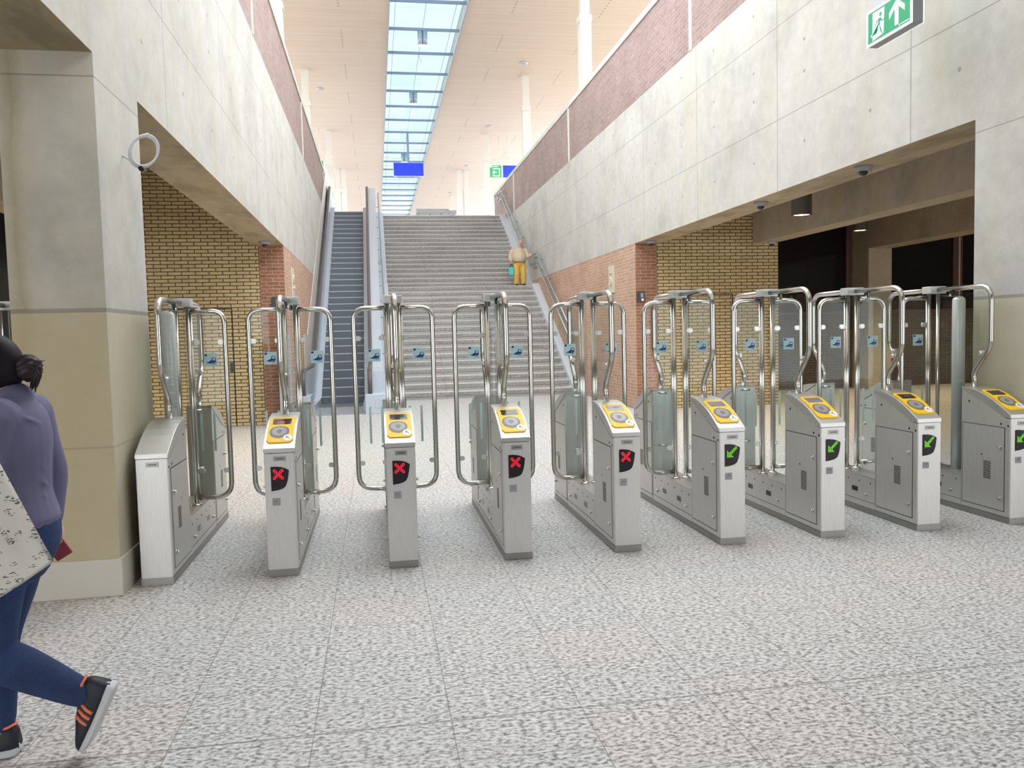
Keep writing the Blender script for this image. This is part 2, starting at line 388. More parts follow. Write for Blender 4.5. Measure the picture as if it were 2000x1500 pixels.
def link(me, name, parent=None, loc=(0,0,0), rot=0.0):
    o = bpy.data.objects.new(name, me); C.objects.link(o); o.parent = parent; o.location = loc; o.rotation_euler = (0, 0, rot); return o
def thing(name, label, cat, loc=(0,0,0), rot=0.0, group=None):
    o = link(None, name, None, loc, rot); tag(o, label, cat, group); return o
def tag(o, label, cat, group=None):
    o['label'] = label; o['category'] = cat
    if group: o['group'] = group
    return o
def struct(o, label=None):
    o['kind'] = 'structure'
    if label: o['label'] = label
    return o
def fillet(pts, r, n=6):
    pts = [Vector(p) for p in pts]; out = [pts[0]]
    for i in range(1, len(pts)-1):
        a, b, c = pts[i-1], pts[i], pts[i+1]; d1 = (a-b).normalized(); d2 = (c-b).normalized()
        ang = d1.angle(d2); rr = r[i-1] if isinstance(r, (list, tuple)) else r
        cut = min(rr/math.tan(ang/2), (a-b).length*0.49, (c-b).length*0.49); p, q = b + d1*cut, b + d2*cut
        for k in range(n+1):
            u = k/n; out.append(p*(1-u)**2 + b*2*u*(1-u) + q*u*u)
    out.append(pts[-1]); return out
def text_mesh(txt, size, m, depth=0.0005):
    cu = bpy.data.curves.new('lettering', 'FONT'); cu.body = txt; cu.size = size; cu.align_x = 'CENTER'; cu.align_y = 'CENTER'; cu.extrude = depth
    o = bpy.data.objects.new('lettering', cu); C.objects.link(o); bpy.context.view_layer.update()
    me = bpy.data.meshes.new_from_object(o.evaluated_get(bpy.context.evaluated_depsgraph_get()))
    bpy.data.objects.remove(o); bpy.data.curves.remove(cu); me.materials.clear(); me.materials.append(M[m]); return me
def put_text(txt, size, m, name, parent, loc, rot):
    o = link(text_mesh(txt, size, m), name, parent, loc); o.rotation_euler = rot; return o
def copy_tree(o, parent=None):
    c = o.copy(); C.objects.link(c); c.parent = parent
    for ch in list(o.children): copy_tree(ch, c)
    return c

# ================================================================ SETTING
XL, XR, YF = -1.653, 5.17, 15.6          # side wall planes and end of the wide openings
YB = -9.0
mb = MB(); mb.box(-16, 20, YB, 20.6, -0.3, 0, 'granite'); struct(mb.build('floor'))

def side_wall(sgn, X, name, warm):
    a, b = (X, X + 0.55) if sgn > 0 else (X - 0.55, X)
    mb = MB(); mb.prism([(YB, 0), (-4.2, 0), (-4.2, 3.38), (5.37, 3.38), (5.37, 0.0), (6.30, 0.0), (6.30, 3.35), (34.5, 3.35), (34.5, 6.1), (YB, 6.1)], a, b, 'X', 'concrete')
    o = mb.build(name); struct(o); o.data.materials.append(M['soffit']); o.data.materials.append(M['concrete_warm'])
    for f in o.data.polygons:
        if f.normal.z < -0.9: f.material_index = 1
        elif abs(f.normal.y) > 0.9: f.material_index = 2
    # red brick below, at the far end of the opening
    a2, b2 = (X + 0.004, X + 0.45) if sgn > 0 else (X - 0.45, X - 0.004)
    mb = MB(); mb.box(a2, b2, YF, 34.5, 0, 3.349, 'red_brick_y')
    o = mb.build(name); struct(o)
    for f in o.data.polygons:
        if abs(f.normal.y) > 0.9: f.material_index = 1
    o.data.materials.append(M['red_brick_x'])
    # brick parapet, coping, white joint strips
    a3, b3 = (X + 0.01, X + 0.32) if sgn > 0 else (X - 0.32, X - 0.01)
    mb = MB(); mb.box(a3, b3, YB, 34.5, 6.1, 7.48, 'upper_brick'); struct(mb.build(name))
    a4, b4 = (X - 0.02, X + 0.35) if sgn > 0 else (X - 0.35, X + 0.02)
    mb = MB(); mb.box(a4, b4, YB, 34.52, 7.48, 7.60, 'coping', 0.008); struct(mb.build('trim_1' if sgn > 0 else 'trim_2'))
    for yy in (4.3, 12.62, 20.95, 29.5):
        mb = MB(); xx = (X - 0.012, X + 0.0099) if sgn > 0 else (X - 0.0099, X + 0.012)
        mb.box(xx[0], xx[1], yy - 0.05, yy + 0.05, 6.1, 7.48, 'column'); struct(mb.build('trim_3' if sgn > 0 else 'trim_4'))
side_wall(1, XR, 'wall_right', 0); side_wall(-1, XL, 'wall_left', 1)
# pale stone plinth round the near left column
mb = MB(); mb.box(XL - 0.56, XL + 0.012, 5.358, 6.312, 0, 0.24, 'plinth_stone', 0.004); struct(mb.build('baseboard_left'))
mb = MB(); mb.box(XR - 0.012, XR + 0.56, 5.358, 6.312, 0, 0.24, 'plinth_stone', 0.004); struct(mb.build('baseboard_right'))

# yellow brick end walls of the side passages
mb = MB(); mb.box(5.628, 8.25, YF, YF + 0.3, 0, 4.94, 'yellow_brick'); struct(mb.build('wall_right'))
mb = MB(); mb.box(-4.75, -2.112, YF, YF + 0.3, 0, 4.94, 'yellow_brick'); struct(mb.build('wall_left'))
# inner beams, ceilings, far dark glazing
mb = MB(); mb.box(7.69, 8.12, YB, YF - 0.002, 3.33, 4.95, 'concrete_inner'); struct(mb.build('trim_5'))
mb = MB(); mb.box(5.72, 20, YB, 34.5, 4.95, 6.27, 'concrete_inner'); struct(mb.build('ceiling'))
mb = MB(); mb.box(-16, -2.203, YB, 34.5, 4.95, 6.27, 'concrete_inner'); struct(mb.build('ceiling'))
mb = MB(); mb.prism([(YB, 3.5), (18.3, 3.5), (18.3, 0), (19.25, 0), (19.25, 4.94), (YB, 4.94)], 12.09, 12.72, 'X', 'concrete_inner'); struct(mb.build('trim_6'))
mb = MB(); mb.box(8.25, 20, 19.0, 19.3, 0, 1.9, 'dark_brick'); struct(mb.build('wall_back'))
mb = MB(); mb.box(8.25, 8.4, YF + 0.3, 19.0, 0, 4.94, 'dark_brick'); struct(mb.build('wall_back'))
mb = MB(); mb.box(19.7, 20, YB, 19.0, 0, 4.94, 'concrete_inner'); struct(mb.build('wall_right'))
def glazing(n, x0, x1, y, z0, z1):
    fr = MB()
    fr.box(x0, x0 + 0.06, y, y + 0.1, z0, z1, 'brown_frame').box(x1 - 0.16, x1, y, y + 0.1, z0, z1, 'brown_frame')
    fr.box(x0 + 0.06, x1 - 0.16, y, y + 0.1, z1 - 0.1, z1, 'brown_frame').box(x0 + 0.06, x1 - 0.16, y, y + 0.1, z0, z0 + 0.08, 'brown_frame')
    f = struct(fr.build('window_%d' % n))
    p = MB(); p.box(x0 + 0.06, x1 - 0.16, y + 0.04, y + 0.06, z0 + 0.08, z1 - 0.1, 'dark_pane'); p.build('pane', f)
    return f
glazing(1, 8.41, 12.09, 19.0, 1.9, 4.94); glazing(2, 12.73, 15.15, 19.0, 1.9, 4.94); glazing(3, 15.2, 19.7, 19.0, 1.9, 4.94)
glazing(4, -9.5, -4.76, YF, 0.0, 4.94)
mb = MB(); mb.box(-16, -9.5, YF, YF + 0.3, 0, 4.94, 'dark_brick'); struct(mb.build('wall_left'))
mb = MB(); mb.box(-16, -15.7, YB, YF, 0, 4.94, 'concrete_inner'); struct(mb.build('wall_left'))
mb = MB(); mb.box(-4.75, -4.35, YB, YF - 0.002, 3.33, 4.95, 'concrete_inner'); struct(mb.build('trim_7'))
# flush door joints in the yellow walls
def wall_door(n, x0, x1, zt, y):
    mb = MB(); t = 0.02
    mb.box(x0, x0 + t, y - 0.003, y + 0.01, 0, zt, 'hole').box(x1 - t, x1, y - 0.003, y + 0.01, 0, zt, 'hole').box(x0 + t, x1 - t, y - 0.003, y + 0.01, zt - t, zt, 'hole')
    return struct(mb.build('door_%d' % n))
d1 = wall_door(1, -4.3, -2.62, 2.2, YF); d2 = wall_door(2, 6.28, 7.25, 2.32, YF)

# staircase: 17 + 17 risers with a landing
RIS = 6.27/34; TR = 0.32; Y0 = 20.18
def flight(mb, ys, zs, n, x0, x1):
    for i in range(n):
        y = ys + i*TR; z = zs + i*RIS; yb = y + TR + 0.03
        mb.box(x0, x1, y + 0.02, yb, z, z + RIS*0.45, 'stair')
        mb.box(x0, x1, y, yb, z + RIS*0.45, z + RIS - 0.022, 'stair_rough')
        mb.box(x0, x1, y - 0.006, yb, z + RIS - 0.022, z + RIS, 'stair_nose')
SX0, SX1 = 0.40, 4.95
mb = MB(); flight(mb, Y0, 0, 17, SX0, SX1); flight(mb, 26.5, 17*RIS, 17, SX0, SX1)
ZL = 17*RIS; YLAND = Y0 + 16*TR
mb.box(SX0, SX1, YLAND + 0.1, 26.6, ZL - 0.2, ZL, 'stair'); YTOP = 26.5 + 16*TR
o = struct(mb.build('staircase'), 'wide grey stone staircase in two flights')
mb = MB(); mb.box(SX0, SX1, YTOP + 0.3, 90, 6.0, 6.27, 'granite').box(-1.65, SX0, 33.0, 90, 6.0, 6.27, 'granite').box(4.95, 5.17, YTOP + 0.3, 90, 6.0, 6.27, 'granite')
mb.box(5.17, 20, 34.5, 90, 6.0, 6.27, 'granite').box(-16, -1.65, 34.5, 90, 6.0, 6.27, 'granite'); struct(mb.build('floor'))
def stair_line(dz, y):                    # nosing line offset by dz
    s = RIS/TR
    if y <= YLAND: return s*(y - Y0) + RIS + dz
    if y <= 26.5 - 0.32: return ZL + dz
    return ZL + s*(y - 26.18) + dz
def raked(mb, x0, x1, y0, y1, lo, hi, m, low=None):
    top = [(y0, stair_line(hi, y0)), (YLAND, stair_line(hi, YLAND)), (26.18, stair_line(hi, 26.18)), (y1, stair_line(hi, y1))]
    bot = [(y1, max(-0.2, stair_line(lo, y1))), (26.18, stair_line(lo, 26.18)), (YLAND, stair_line(lo, YLAND)), (y0, max(-0.0, stair_line(lo, y0)))]
    mb.prism(top + bot, x0, x1, 'X', m)
mb = MB(); raked(mb, SX1 + 0.001, XR - 0.001, Y0 - 0.1, YTOP, -0.6, 0.06, 'gutter'); struct(mb.build('trim_8'))
mb = MB(); raked(mb, 0.13, SX0 - 0.001, Y0 - 0.1, YTOP, -0.6, 0.12, 'gutter'); struct(mb.build('trim_9'))

# hall ceiling with the long skylight
SKX0, SKX1, ZC = 0.672, 2.885, 11.0
mb = MB(); mb.box(-5.2, SKX0, 18.0, 92, ZC, ZC + 0.5, 'slats').box(SKX1, 8.6, 18.0, 92, ZC, ZC + 0.5, 'slats'); struct(mb.build('ceiling'))
mb = MB(); mb.box(SKX0 - 0.03, SKX0 + 0.02, 18.0, 92, ZC - 0.03, ZC + 0.42, 'edge_grey').box(SKX1 - 0.02, SKX1 + 0.03, 18.0, 92, ZC - 0.03, ZC + 0.42, 'edge_grey')
struct(mb.build('trim_10'))
mb = MB()
for k in range(-3, 32):
    y = 25.55 + 2.11*k; mb.box(SKX0 + 0.02, SKX1 - 0.02, y - 0.03, y + 0.03, ZC + 0.02, ZC + 0.10, 'transom')
for xx in (0.88, 1.78, 2.68): mb.box(xx - 0.006, xx + 0.006, 18.0, 92, ZC + 0.36, ZC + 0.38, 'edge_grey')
fr = struct(mb.build('window_5'))
mb = MB(); mb.box(SKX0 + 0.02, SKX1 - 0.02, 18.0, 92, ZC + 0.38, ZC + 0.40, 'skyglass'); mb.build('pane', fr)

# unseen passage added to block light behind the viewer; roof left open for daylight
mb = MB(); mb.box(XL + 0.001, XR - 0.001, YB, 2.8, 3.5, 3.9, 'concrete_inner'); struct(mb.build('ceiling'))
mb = MB(); mb.box(XL + 0.001, XR - 0.001, YB - 0.3, YB, 0, 3.9, 'concrete_inner'); struct(mb.build('wall_blocker'))  # added unseen end wall, darkens what the gate fronts face
mb = MB(); mb.box(-5.2, 8.6, YB, 4.8, ZC, ZC + 0.4, 'coping'); struct(mb.build('ceiling'))  # added unseen roof slab, keeps daylight off the near end

# white steel columns behind the parapets
def column(x, y, zb, name='steel_column'):
    mb = MB(); mb.box(x - 0.15, x + 0.15, y - 0.15, y + 0.15, zb, 9.72, 'column', 0.01)
    mb.box(x - 0.12, x + 0.12, y - 0.12, y + 0.12, 9.9, ZC - 0.02, 'column', 0.01)
    mb.box(x - 0.17, x + 0.17, y - 0.16, y + 0.16, 9.72, 9.9, 'column', 0.01)
    mb.box(x - 0.16, x + 0.16, y - 0.16, y + 0.16, ZC - 0.02, ZC, 'column')
    o = mb.build(name); o['kind'] = 'structure'; return o
for k in range(1, 8):
    y = 12.62 + 8.44*k
    for x in (XR + 0.33 + 0.18, XL - 0.33 - 0.18) if y < 34.5 else (5.35, -1.83): column(x, y, 6.27)
column(4.95, 46.38, 6.27); column(-1.5, 46.38, 6.27)

# ================================================================ TICKET GATES
GW = 0.1                                  # half width
LED_X = ["11...11.", "111.111.", ".11111..", "..111...", ".11111..", "111.111.", "11...11.", "........"]
LED_A = ["......11", ".....111", "....111.", "1..111..", "11111...", "1111....", "1111....", "11111..."]
TOPP = [(-1.0, 0.872), (-0.965, 0.893), (-0.90, 0.932), (-0.82, 0.975), (-0.74, 1.010), (-0.66, 1.036), (-0.58, 1.053), (-0.46, 1.064)]
def top_at(y):
    for (a, za), (b, zb) in zip(TOPP, TOPP[1:]):
        if a <= y <= b: return za + (zb - za)*(y - a)/(b - a)
    return TOPP[-1][1] if y > 0 else TOPP[0][1]

def cabinet_body():
    mb = MB(); c = 0.012
    # plan outline with chamfered front corners, upright walls
    mb.prism([(-0.999, 0.05), (-0.999, 0.838), (-0.93, 0.842), (-0.462, 1.050), (-0.46, 1.05), (-0.46, 0.05)], -GW, GW, 'X', 'steel_body', 0.005)
    for s in (-1, 1):
        x = s*GW; e = s*0.0012
        xs = sorted((x - s*0.002, x + e))
        mb.box(xs[0], xs[1], -0.945, -0.477, 0.760, 0.765, 'hole'); mb.box(xs[0], xs[1], -0.945, -0.477, 0.088, 0.093, 'hole')
        mb.box(xs[0], xs[1], -0.945, -0.940, 0.093, 0.760, 'hole'); mb.box(xs[0], xs[1], -0.482, -0.477, 0.093, 0.760, 'hole')
        for (yy, zz) in ((-0.55, 0.945), (-0.90, 0.79), (-0.975, 0.78)):
            mb.cyl((x - s*0.004, yy, zz), 0.009, s*0.0056, 'hole', 'X', 10)
    return mb
def lid_mesh():
    mb = MB(); mb.prism(TOPP + [(-0.461, 1.052), (-0.93, 0.845), (-1.0, 0.842)], -GW - 0.003, GW + 0.003, 'X', 'steel_lid', 0.004); return mb
def door_mesh(s):
    mb = MB(); a, b = sorted((s*(GW - 0.001), s*(GW + 0.003))); mb.box(a, b, -0.939, -0.483, 0.094, 0.759, 'steel_body', 0.0015)
    mb.cyl((s*(GW - 0.001), -0.70, 0.52), 0.008, s*0.0045, 'hole', 'X', 10); return mb
def vent_mesh(s):
    mb = MB(); a, b = sorted((s*(GW + 0.002), s*(GW + 0.0042)))
    for k in range(11): mb.box(a, b, -0.80, -0.72, 0.33 + k*0.0135, 0.3365 + k*0.0135, 'hole')
    return mb
def knob_mesh(s, y, z, x0=0.0):
    mb = MB(); mb.cyl((s*(GW + 0.002 + x0), y, z), 0.016, s*0.006, 'steel_tube', 'X', 14).cyl((s*(GW + 0.008 + x0), y, z), 0.010, s*0.014, 'steel_tube', 'X', 12); return mb
def on_lid(u, y, h):                      # point on the lid's curved top
    return (u, y, top_at(y) + h)
def lid_patch(mb, outline, h0, h1, m):    # a sheet that follows the lid, outline in (x, y)
    n = 12; ys = [p[1] for p in outline]; y0, y1 = min(ys), max(ys)
    def span(y):
        xs = []
        for (a, b), (c, d) in zip(outline, outline[1:] + outline[:1]):
            if (b - y)*(d - y) <= 0 and b != d: xs.append(a + (c - a)*(y - b)/(d - b))
        return (min(xs), max(xs)) if xs else (0, 0)
    rows = []
    for k in range(n + 1):
        y = y0 + (y1 - y0)*(0.001 + 0.998*k/n); a, b = span(y)
        rows.append([mb.bm.verts.new((a, y, top_at(y) + h0)), mb.bm.verts.new((a, y, top_at(y) + h1)), mb.bm.verts.new((b, y, top_at(y) + h1)), mb.bm.verts.new((b, y, top_at(y) + h0))])
    fs = []
    for r, q in zip(rows, rows[1:]):
        for i in range(4): fs.append(mb.bm.faces.new((r[i], r[(i+1) % 4], q[(i+1) % 4], q[i])))
    fs.append(mb.bm.faces.new(rows[0])); fs.append(mb.bm.faces.new(list(reversed(rows[-1]))))
    bmesh.ops.recalc_face_normals(mb.bm, faces=fs); mb._fin(fs, m)
def circ(cx, cy, rx, ry, n=24): return [(cx + rx*math.cos(2*PI*k/n + 0.01), cy + ry*math.sin(2*PI*k/n + 0.01)) for k in range(n)]
def rrect(x0, x1, y0, y1, r, n=4):
    o = []
    for cx, cy, a in ((x1 - r, y1 - r, 0), (x0 + r, y1 - r, 90), (x0 + r, y0 + r, 180), (x1 - r, y0 + r, 270)):
        o += [(cx + r*math.cos(math.radians(a + 90*k/n)), cy + r*math.sin(math.radians(a + 90*k/n))) for k in range(n + 1)]
    return o
def reader_parts(par, screen, oval=False):
    mb = MB(); lid_patch(mb, rrect(-0.088, 0.088, -0.955, -0.655, 0.02), -0.002, 0.010, 'yellow'); mb.build('reader_panel', par)
    mb = MB(); lid_patch(mb, rrect(-0.062, 0.062, -0.765, -0.685, 0.004), 0.008, 0.0115, screen); mb.build('screen', par)
    mb = MB(); lid_patch(mb, circ(-0.008, -0.853, 0.066, 0.066), 0.008, 0.0118, 'ring'); lid_patch(mb, circ(-0.008, -0.850, 0.050, 0.048), 0.010, 0.0128, 'target')
    lid_patch(mb, circ(-0.008, -0.852, 0.018, 0.020), 0.011, 0.0134, 'ring'); mb.build('card_target', par)
    mb = MB(); lid_patch(mb, circ(0.052, -0.917, 0.030, 0.030), 0.009, 0.0126, 'white'); b = mb.build('arrow_button', par)
    mb = MB()                             # arrow pointing up-left on the white disc
    for q in ([(0.040, -0.905), (0.040, -0.923), (0.0445, -0.923), (0.0445, -0.905)], [(0.040, -0.9095), (0.040, -0.905), (0.058, -0.905), (0.058, -0.9095)], [(0.0445, -0.9095), (0.067, -0.928), (0.064, -0.931), (0.041, -0.912)]):
        lid_patch(mb, q, 0.012, 0.0132, 'dark_print')
    if oval: lid_patch(mb, circ(-0.005, -0.742, 0.026, 0.014), 0.010, 0.0125, 'red_print')
    mb.build('printed_mark', par)
    mb = MB()
    for k in range(6): lid_patch(mb, [(-0.055 + k*0.009, -0.671), (-0.049 + k*0.009, -0.671), (-0.049 + k*0.009, -0.665), (-0.055 + k*0.009, -0.665)], 0.008, 0.0105, 'orange')
    mb.build('printed_mark', par)
def led_display(par, pat, mat):
    Y = -0.9995; mb = MB()
    pts = [(-0.058, 0.585), (-0.02, 0.589), (0.014, 0.598), (0.034, 0.612), (0.046, 0.640), (0.054, 0.675), (0.060, 0.722), (0.040, 0.735), (0.010, 0.746), (-0.030, 0.751), (-0.058, 0.750)]
    mb.prism(pts, Y - 0.006, Y + 0.001, 'Y', 'black', 0.002); mb.build('display', par)
    mb = MB(); p = 0.0102
    for r, row in enumerate(pat):
        for c, ch in enumerate(row):
            if ch == '1': mb.cyl((-0.040 + c*p, Y - 0.0062, 0.728 - r*p), 0.0039, -0.0012, mat, 'Y', 8)
    mb.build('light_symbol', par)
def plates(par, num):
    Y = -0.9995; mb = MB(); mb.box(-0.038, 0.044, Y - 0.002, Y + 0.001, 0.786, 0.818, 'steel_dark').box(-0.036, 0.042, Y - 0.003, Y + 0.001, 0.788, 0.816, 'plate', 0.001).box(-0.022, 0.030, Y - 0.0036, Y - 0.0028, 0.799, 0.806, 'dark_print'); mb.build('name_plate', par)
    if not num: return
    mb = MB(); mb.box(-0.0555, -0.0025, Y - 0.002, Y + 0.001, 0.4865, 0.5375, 'dome').box(-0.054, -0.004, Y - 0.003, Y + 0.001, 0.488, 0.536, 'plate', 0.001); pl = mb.build('number_plate', par)
    put_text(num, 0.018, 'dark_print', 'number', pl, (-0.029, Y - 0.0034, 0.518), (PI/2, 0, 0))

def cabinet(root, rear, reader, pat, led, num, screen, oval=False):
    cab = cabinet_body().build('rear_cabinet' if rear else 'front_cabinet', root, rot=PI if rear else 0)
    lid_mesh().build('lid', cab)
    for s in (-1, 1):
        door_mesh(s).build('door', cab); vent_mesh(s).build('vent', cab)
        knob_mesh(s, -0.90, 0.60).build('lock', cab); knob_mesh(s, -0.90, 0.19).build('lock', cab)
    if reader: reader_parts(cab, screen, oval)
    if pat: led_display(cab, pat, led)
    if not rear or reader: plates(cab, num)
    return cab

def leaf(root, s):                         # swing door on one side, s = -1 / +1
    xi, xo, r, z0, z1 = s*0.066, s*0.314, 0.0195, 0.374, 1.832
    path = fillet([(xi, 0, z1), (xo, 0, z1), (xo, 0, z0), (xi, 0, z0)], [0.10, 0.12], 8)
    mb = MB(); mb.tube(path, r, 12, 'steel_tube'); mb.tube([(xi, 0, z1 + 0.012), (xi, 0, z0 - 0.012)], 0.010, 10, 'steel_tube')
    lf = mb.build('door_leaf', root)
    a, b = sorted((s*0.072, s*0.300)); pl = [(a, z0 + 0.02), (b, z0 + 0.02), (b, z1 - 0.02), (a, z1 - 0.02)]
    g = rrect(a, b, z0 + 0.018, z1 - 0.018, 0.07, 5); sq = [(p[0] if abs(p[0]) > 0.15 else s*0.072, p[1]) for p in g]
    mb = MB(); mb.prism(g, -0.004, 0.004, 'Y', 'glass'); mb.build('pane', lf)
    for z in (1.592, 0.585):
        for xx, d in ((s*0.076, s), (s*0.303, -s)):
            x0, x1 = sorted((xx - d*0.012, xx + d*0.044)); mb = MB()
            mb.prism(rrect(x0, x1, z - 0.019, z + 0.019, 0.015), -0.010, 0.010, 'Y', 'clip', 0.002)
            for dz in (-0.009, 0.009): mb.cyl((xx + d*0.002, -0.0095, z + dz), 0.004, -0.0016, 'hole', 'Y', 8)
            mb.build('clip', lf)
    for xx in (-0.206, -0.112) if s < 0 else (0.112, 0.206):
        mb = MB(); mb.prism(rrect(xx - 0.009, xx + 0.009, 0.74, 1.04, 0.0085), -0.0055, -0.0042, 'Y', 'frost'); mb.build('frosted_stripe', lf)
    cx = -0.158 if s < 0 else 0.200; mb = MB(); x0, z = cx - 0.050, 1.405
    mb.prism(rrect(x0, x0 + 0.1, z, z + 0.1, 0.003), -0.0058, -0.0043, 'Y', 'sticker'); st = mb.build('sticker', lf)
    mb = MB(); Yp, Yq = -0.0066, -0.0057
    mb.box(x0 + 0.006, x0 + 0.024, Yp, Yq, z + 0.078, z + 0.095, 'navy').box(x0 + 0.030, x0 + 0.060, Yp, Yq, z + 0.086, z + 0.0885, 'grey_print')
    mb.prism([(x0 + 0.014, z + 0.026), (x0 + 0.044, z + 0.040), (x0 + 0.054, z + 0.055), (x0 + 0.060, z + 0.066), (x0 + 0.082, z + 0.067), (x0 + 0.088, z + 0.060), (x0 + 0.089, z + 0.030), (x0 + 0.083, z + 0.023), (x0 + 0.055, z + 0.021), (x0 + 0.030, z + 0.024)], Yp, Yq, 'Y', 'navy')
    mb.prism([(x0 + 0.063, z + 0.046), (x0 + 0.066, z + 0.062), (x0 + 0.082, z + 0.062), (x0 + 0.084, z + 0.046)], Yp - 0.0006, Yq, 'Y', 'sticker')
    mb.prism([(x0 + 0.046, z + 0.047), (x0 + 0.055, z + 0.062), (x0 + 0.058, z + 0.048)], Yp - 0.0006, Yq, 'Y', 'sticker')
    mb.box(x0 + 0.060, x0 + 0.066, Yp - 0.0006, Yq, z + 0.029, z + 0.033, 'sticker').box(x0 + 0.079, x0 + 0.085, Yp - 0.0006, Yq, z + 0.029, z + 0.033, 'sticker')
    mb.box(x0 + 0.062, x0 + 0.084, Yp, Yq, z + 0.012, z + 0.015, 'navy')
    mb.build('printed_train', st)
    return lf

GATE_Y = 6.53
def make_gate(x, label, front=True, rear=True, pat=None, led=None, num='4.1', screen='screen_lit', oval=False, sides=(-1, 1), name='ticket_gate', post=0):
    root = thing(name, label, 'ticket gate', (x, GATE_Y, 0), 0, 'steel ticket gates across the hall')
    cabinet(root, False, front, pat, led, num, screen, oval); cabinet(root, True, rear, None, None, num, 'screen')
    mb = MB(); mb.prism([(-GW - 0.001, -1.0), (GW + 0.001, -1.0), (GW + 0.001, 1.0), (-GW - 0.001, 1.0)], 0, 0.05, 'Z', 'steel_dark', 0.003); mb.build('plinth', root)
    mb = MB(); mb.box(-GW + 0.001, GW - 0.001, -0.459, 0.459, 0.05, 0.305, 'steel_body', 0.003)
    for s in (-1, 1):
        xx = s*(GW - 0.001); a, b = sorted((xx - s*0.003, xx + s*0.0014))
        mb.box(a, b, -0.459, 0.459, 0.098, 0.101, 'hole')
        for yy in (-0.22, 0.12): mb.box(a, b, yy, yy + 0.085, 0.165, 0.205, 'black')
        for yy in (-0.40, -0.24, -0.08, 0.08, 0.24, 0.40): mb.cyl((xx - s*0.003, yy, 0.262), 0.007, s*0.0046, 'hole', 'X', 8)
    low = mb.build('base_unit', root)
    for s in (-1, 1):
        for yy in (-0.34, 0.34): knob_mesh(s, yy, 0.155, -0.004).build('lock', low)
    mb = MB(); mb.box(-GW, GW, -0.458, 0.458, 0.305, 0.318, 'steel_lid', 0.002); mb.build('base_cover', root)
    # arched rail over the length of the gate
    half = [(0, -0.50, 1.055), (0, -0.475, 1.175), (0, -0.665, 1.40), (0, -0.665, 1.90), (0, 0, 1.90)]
    path = half + [(0, -p[1], p[2]) for p in reversed(half[:-1])]
    mb = MB(); mb.tube(fillet(path, [0.10, 0.14, 0.12, 0.02, 0.12, 0.14, 0.10], 7), 0.0215, 14, 'steel_tube'); mb.build('arched_rail', root)
    mb = MB(); mb.box(-0.078, 0.078, -0.035, 0.085, 1.868, 1.932, 'alu', 0.006); mb.build('rail_clamp', root)
    for s in (-1, 1):
        mb = MB(); mb.tube([(s*0.046, 0.03, 0.318), (s*0.046, 0.03, 1.868)], 0.0175, 12, 'steel_tube')
        po = mb.build('door_post', root)
        mb = MB(); mb.lathe((s*0.046, 0.03, 0.318), [(0.042, 0), (0.042, 0.006), (0.032, 0.016), (0.020, 0.022)], 'steel_tube'); mb.build('flange', po)
    for s in sides: lf = leaf(root, s); lf.location = (0, 0.03, 0)
    for s in (-1, 1):
        up = [(s*0.065, 1.112), (s*0.44, 1.112), (s*0.44, 1.19), (s*0.628, 1.405), (s*0.628, 1.80), (s*0.56, 1.862), (s*0.065, 1.862)]
        mb = MB(); mb.prism(up, -0.004, 0.004, 'X', 'glass_div'); mb.build('upper_glass', root)
        a, b = sorted((s*0.065, s*0.457)); mb = MB(); mb.box(-0.005, 0.005, a, b, 0.322, 1.098, 'glass_div'); mb.build('lower_glass', root)
        mb = MB(); mb.box(-0.016, 0.016, s*0.575 - 0.028, s*0.575 + 0.028, 1.325, 1.365, 'clip', 0.005); mb.cyl((-0.03, s*0.575, 1.345), 0.011, 0.06, 'clip', 'X', 10); mb.build('glass_clamp', root)
        mb = MB(); mb.box(-0.012, 0.012, s*0.20 - 0.02, s*0.20 + 0.02, 1.835, 1.885, 'black', 0.004).cyl((-0.018, s*0.20, 1.842), 0.010, 0.036, 'clip', 'X', 10); mb.build('glass_clamp', root)
        mb = MB(); mb.cyl((-0.03, s*0.43, 1.03), 0.010, 0.06, 'clip', 'X', 10).cyl((-0.03, s*0.43, 0.55), 0.010, 0.06, 'clip', 'X', 10); mb.build('glass_clamp', root)
    if post:
        mb = MB(); px = 0.04*post; mb.tube([(px, -0.24, 0.318), (px, -0.24, 1.80), (px, -0.24, 1.815), (px, -0.24, 1.83)], [0.052, 0.052, 0.046, 0.028], 20, 'alu'); mb.build('closing_post', root)
    return root
gx = [-1.479 + 0.8072*i for i in range(9)]
R_ = dict(pat=LED_X, led='red_led'); G_ = dict(pat=LED_A, led='green_led')
make_gate(gx[0], 'plain steel end gate with blank lid and no reader, beside the concrete column', front=False, sides=(1,), num=None, post=-1)
make_gate(gx[1], 'ticket gate with red cross, plate 4.1, beside the blank end gate', num='4.1', screen='screen', oval=True, **R_)
make_gate(gx[2], 'ticket gate with red cross, plate 4.2, before the escalator foot', num='4.2', screen='screen', **R_)
make_gate(gx[3], 'ticket gate with red cross, plate 4.3, before the middle of the stairs', num='4.3', screen='screen', **R_)
make_gate(gx[4], 'ticket gate with red cross, plate 4.4, beside the first green arrow gate', num='4.4', **R_)
make_gate(gx[5], 'ticket gate with green arrow, plate 4.5, beside the last red cross gate', num='4.5', **G_)
make_gate(gx[6], 'ticket gate with green arrow, plate 4.6, second of the green gates', num='4.6', **G_)
make_gate(gx[7], 'ticket gate with green arrow, plate 4.7, third of the green gates', num='4.7', screen='screen', **G_)
make_gate(gx[8], 'end ticket gate with green arrow and a thick post, beside the right concrete wall', num='4.8', rear=False, sides=(-1,), screen='screen', post=1, **G_)
make_gate(-2.72, 'steel gate glimpsed behind the concrete column at the left', front=False, sides=(-1, 1), num=None)

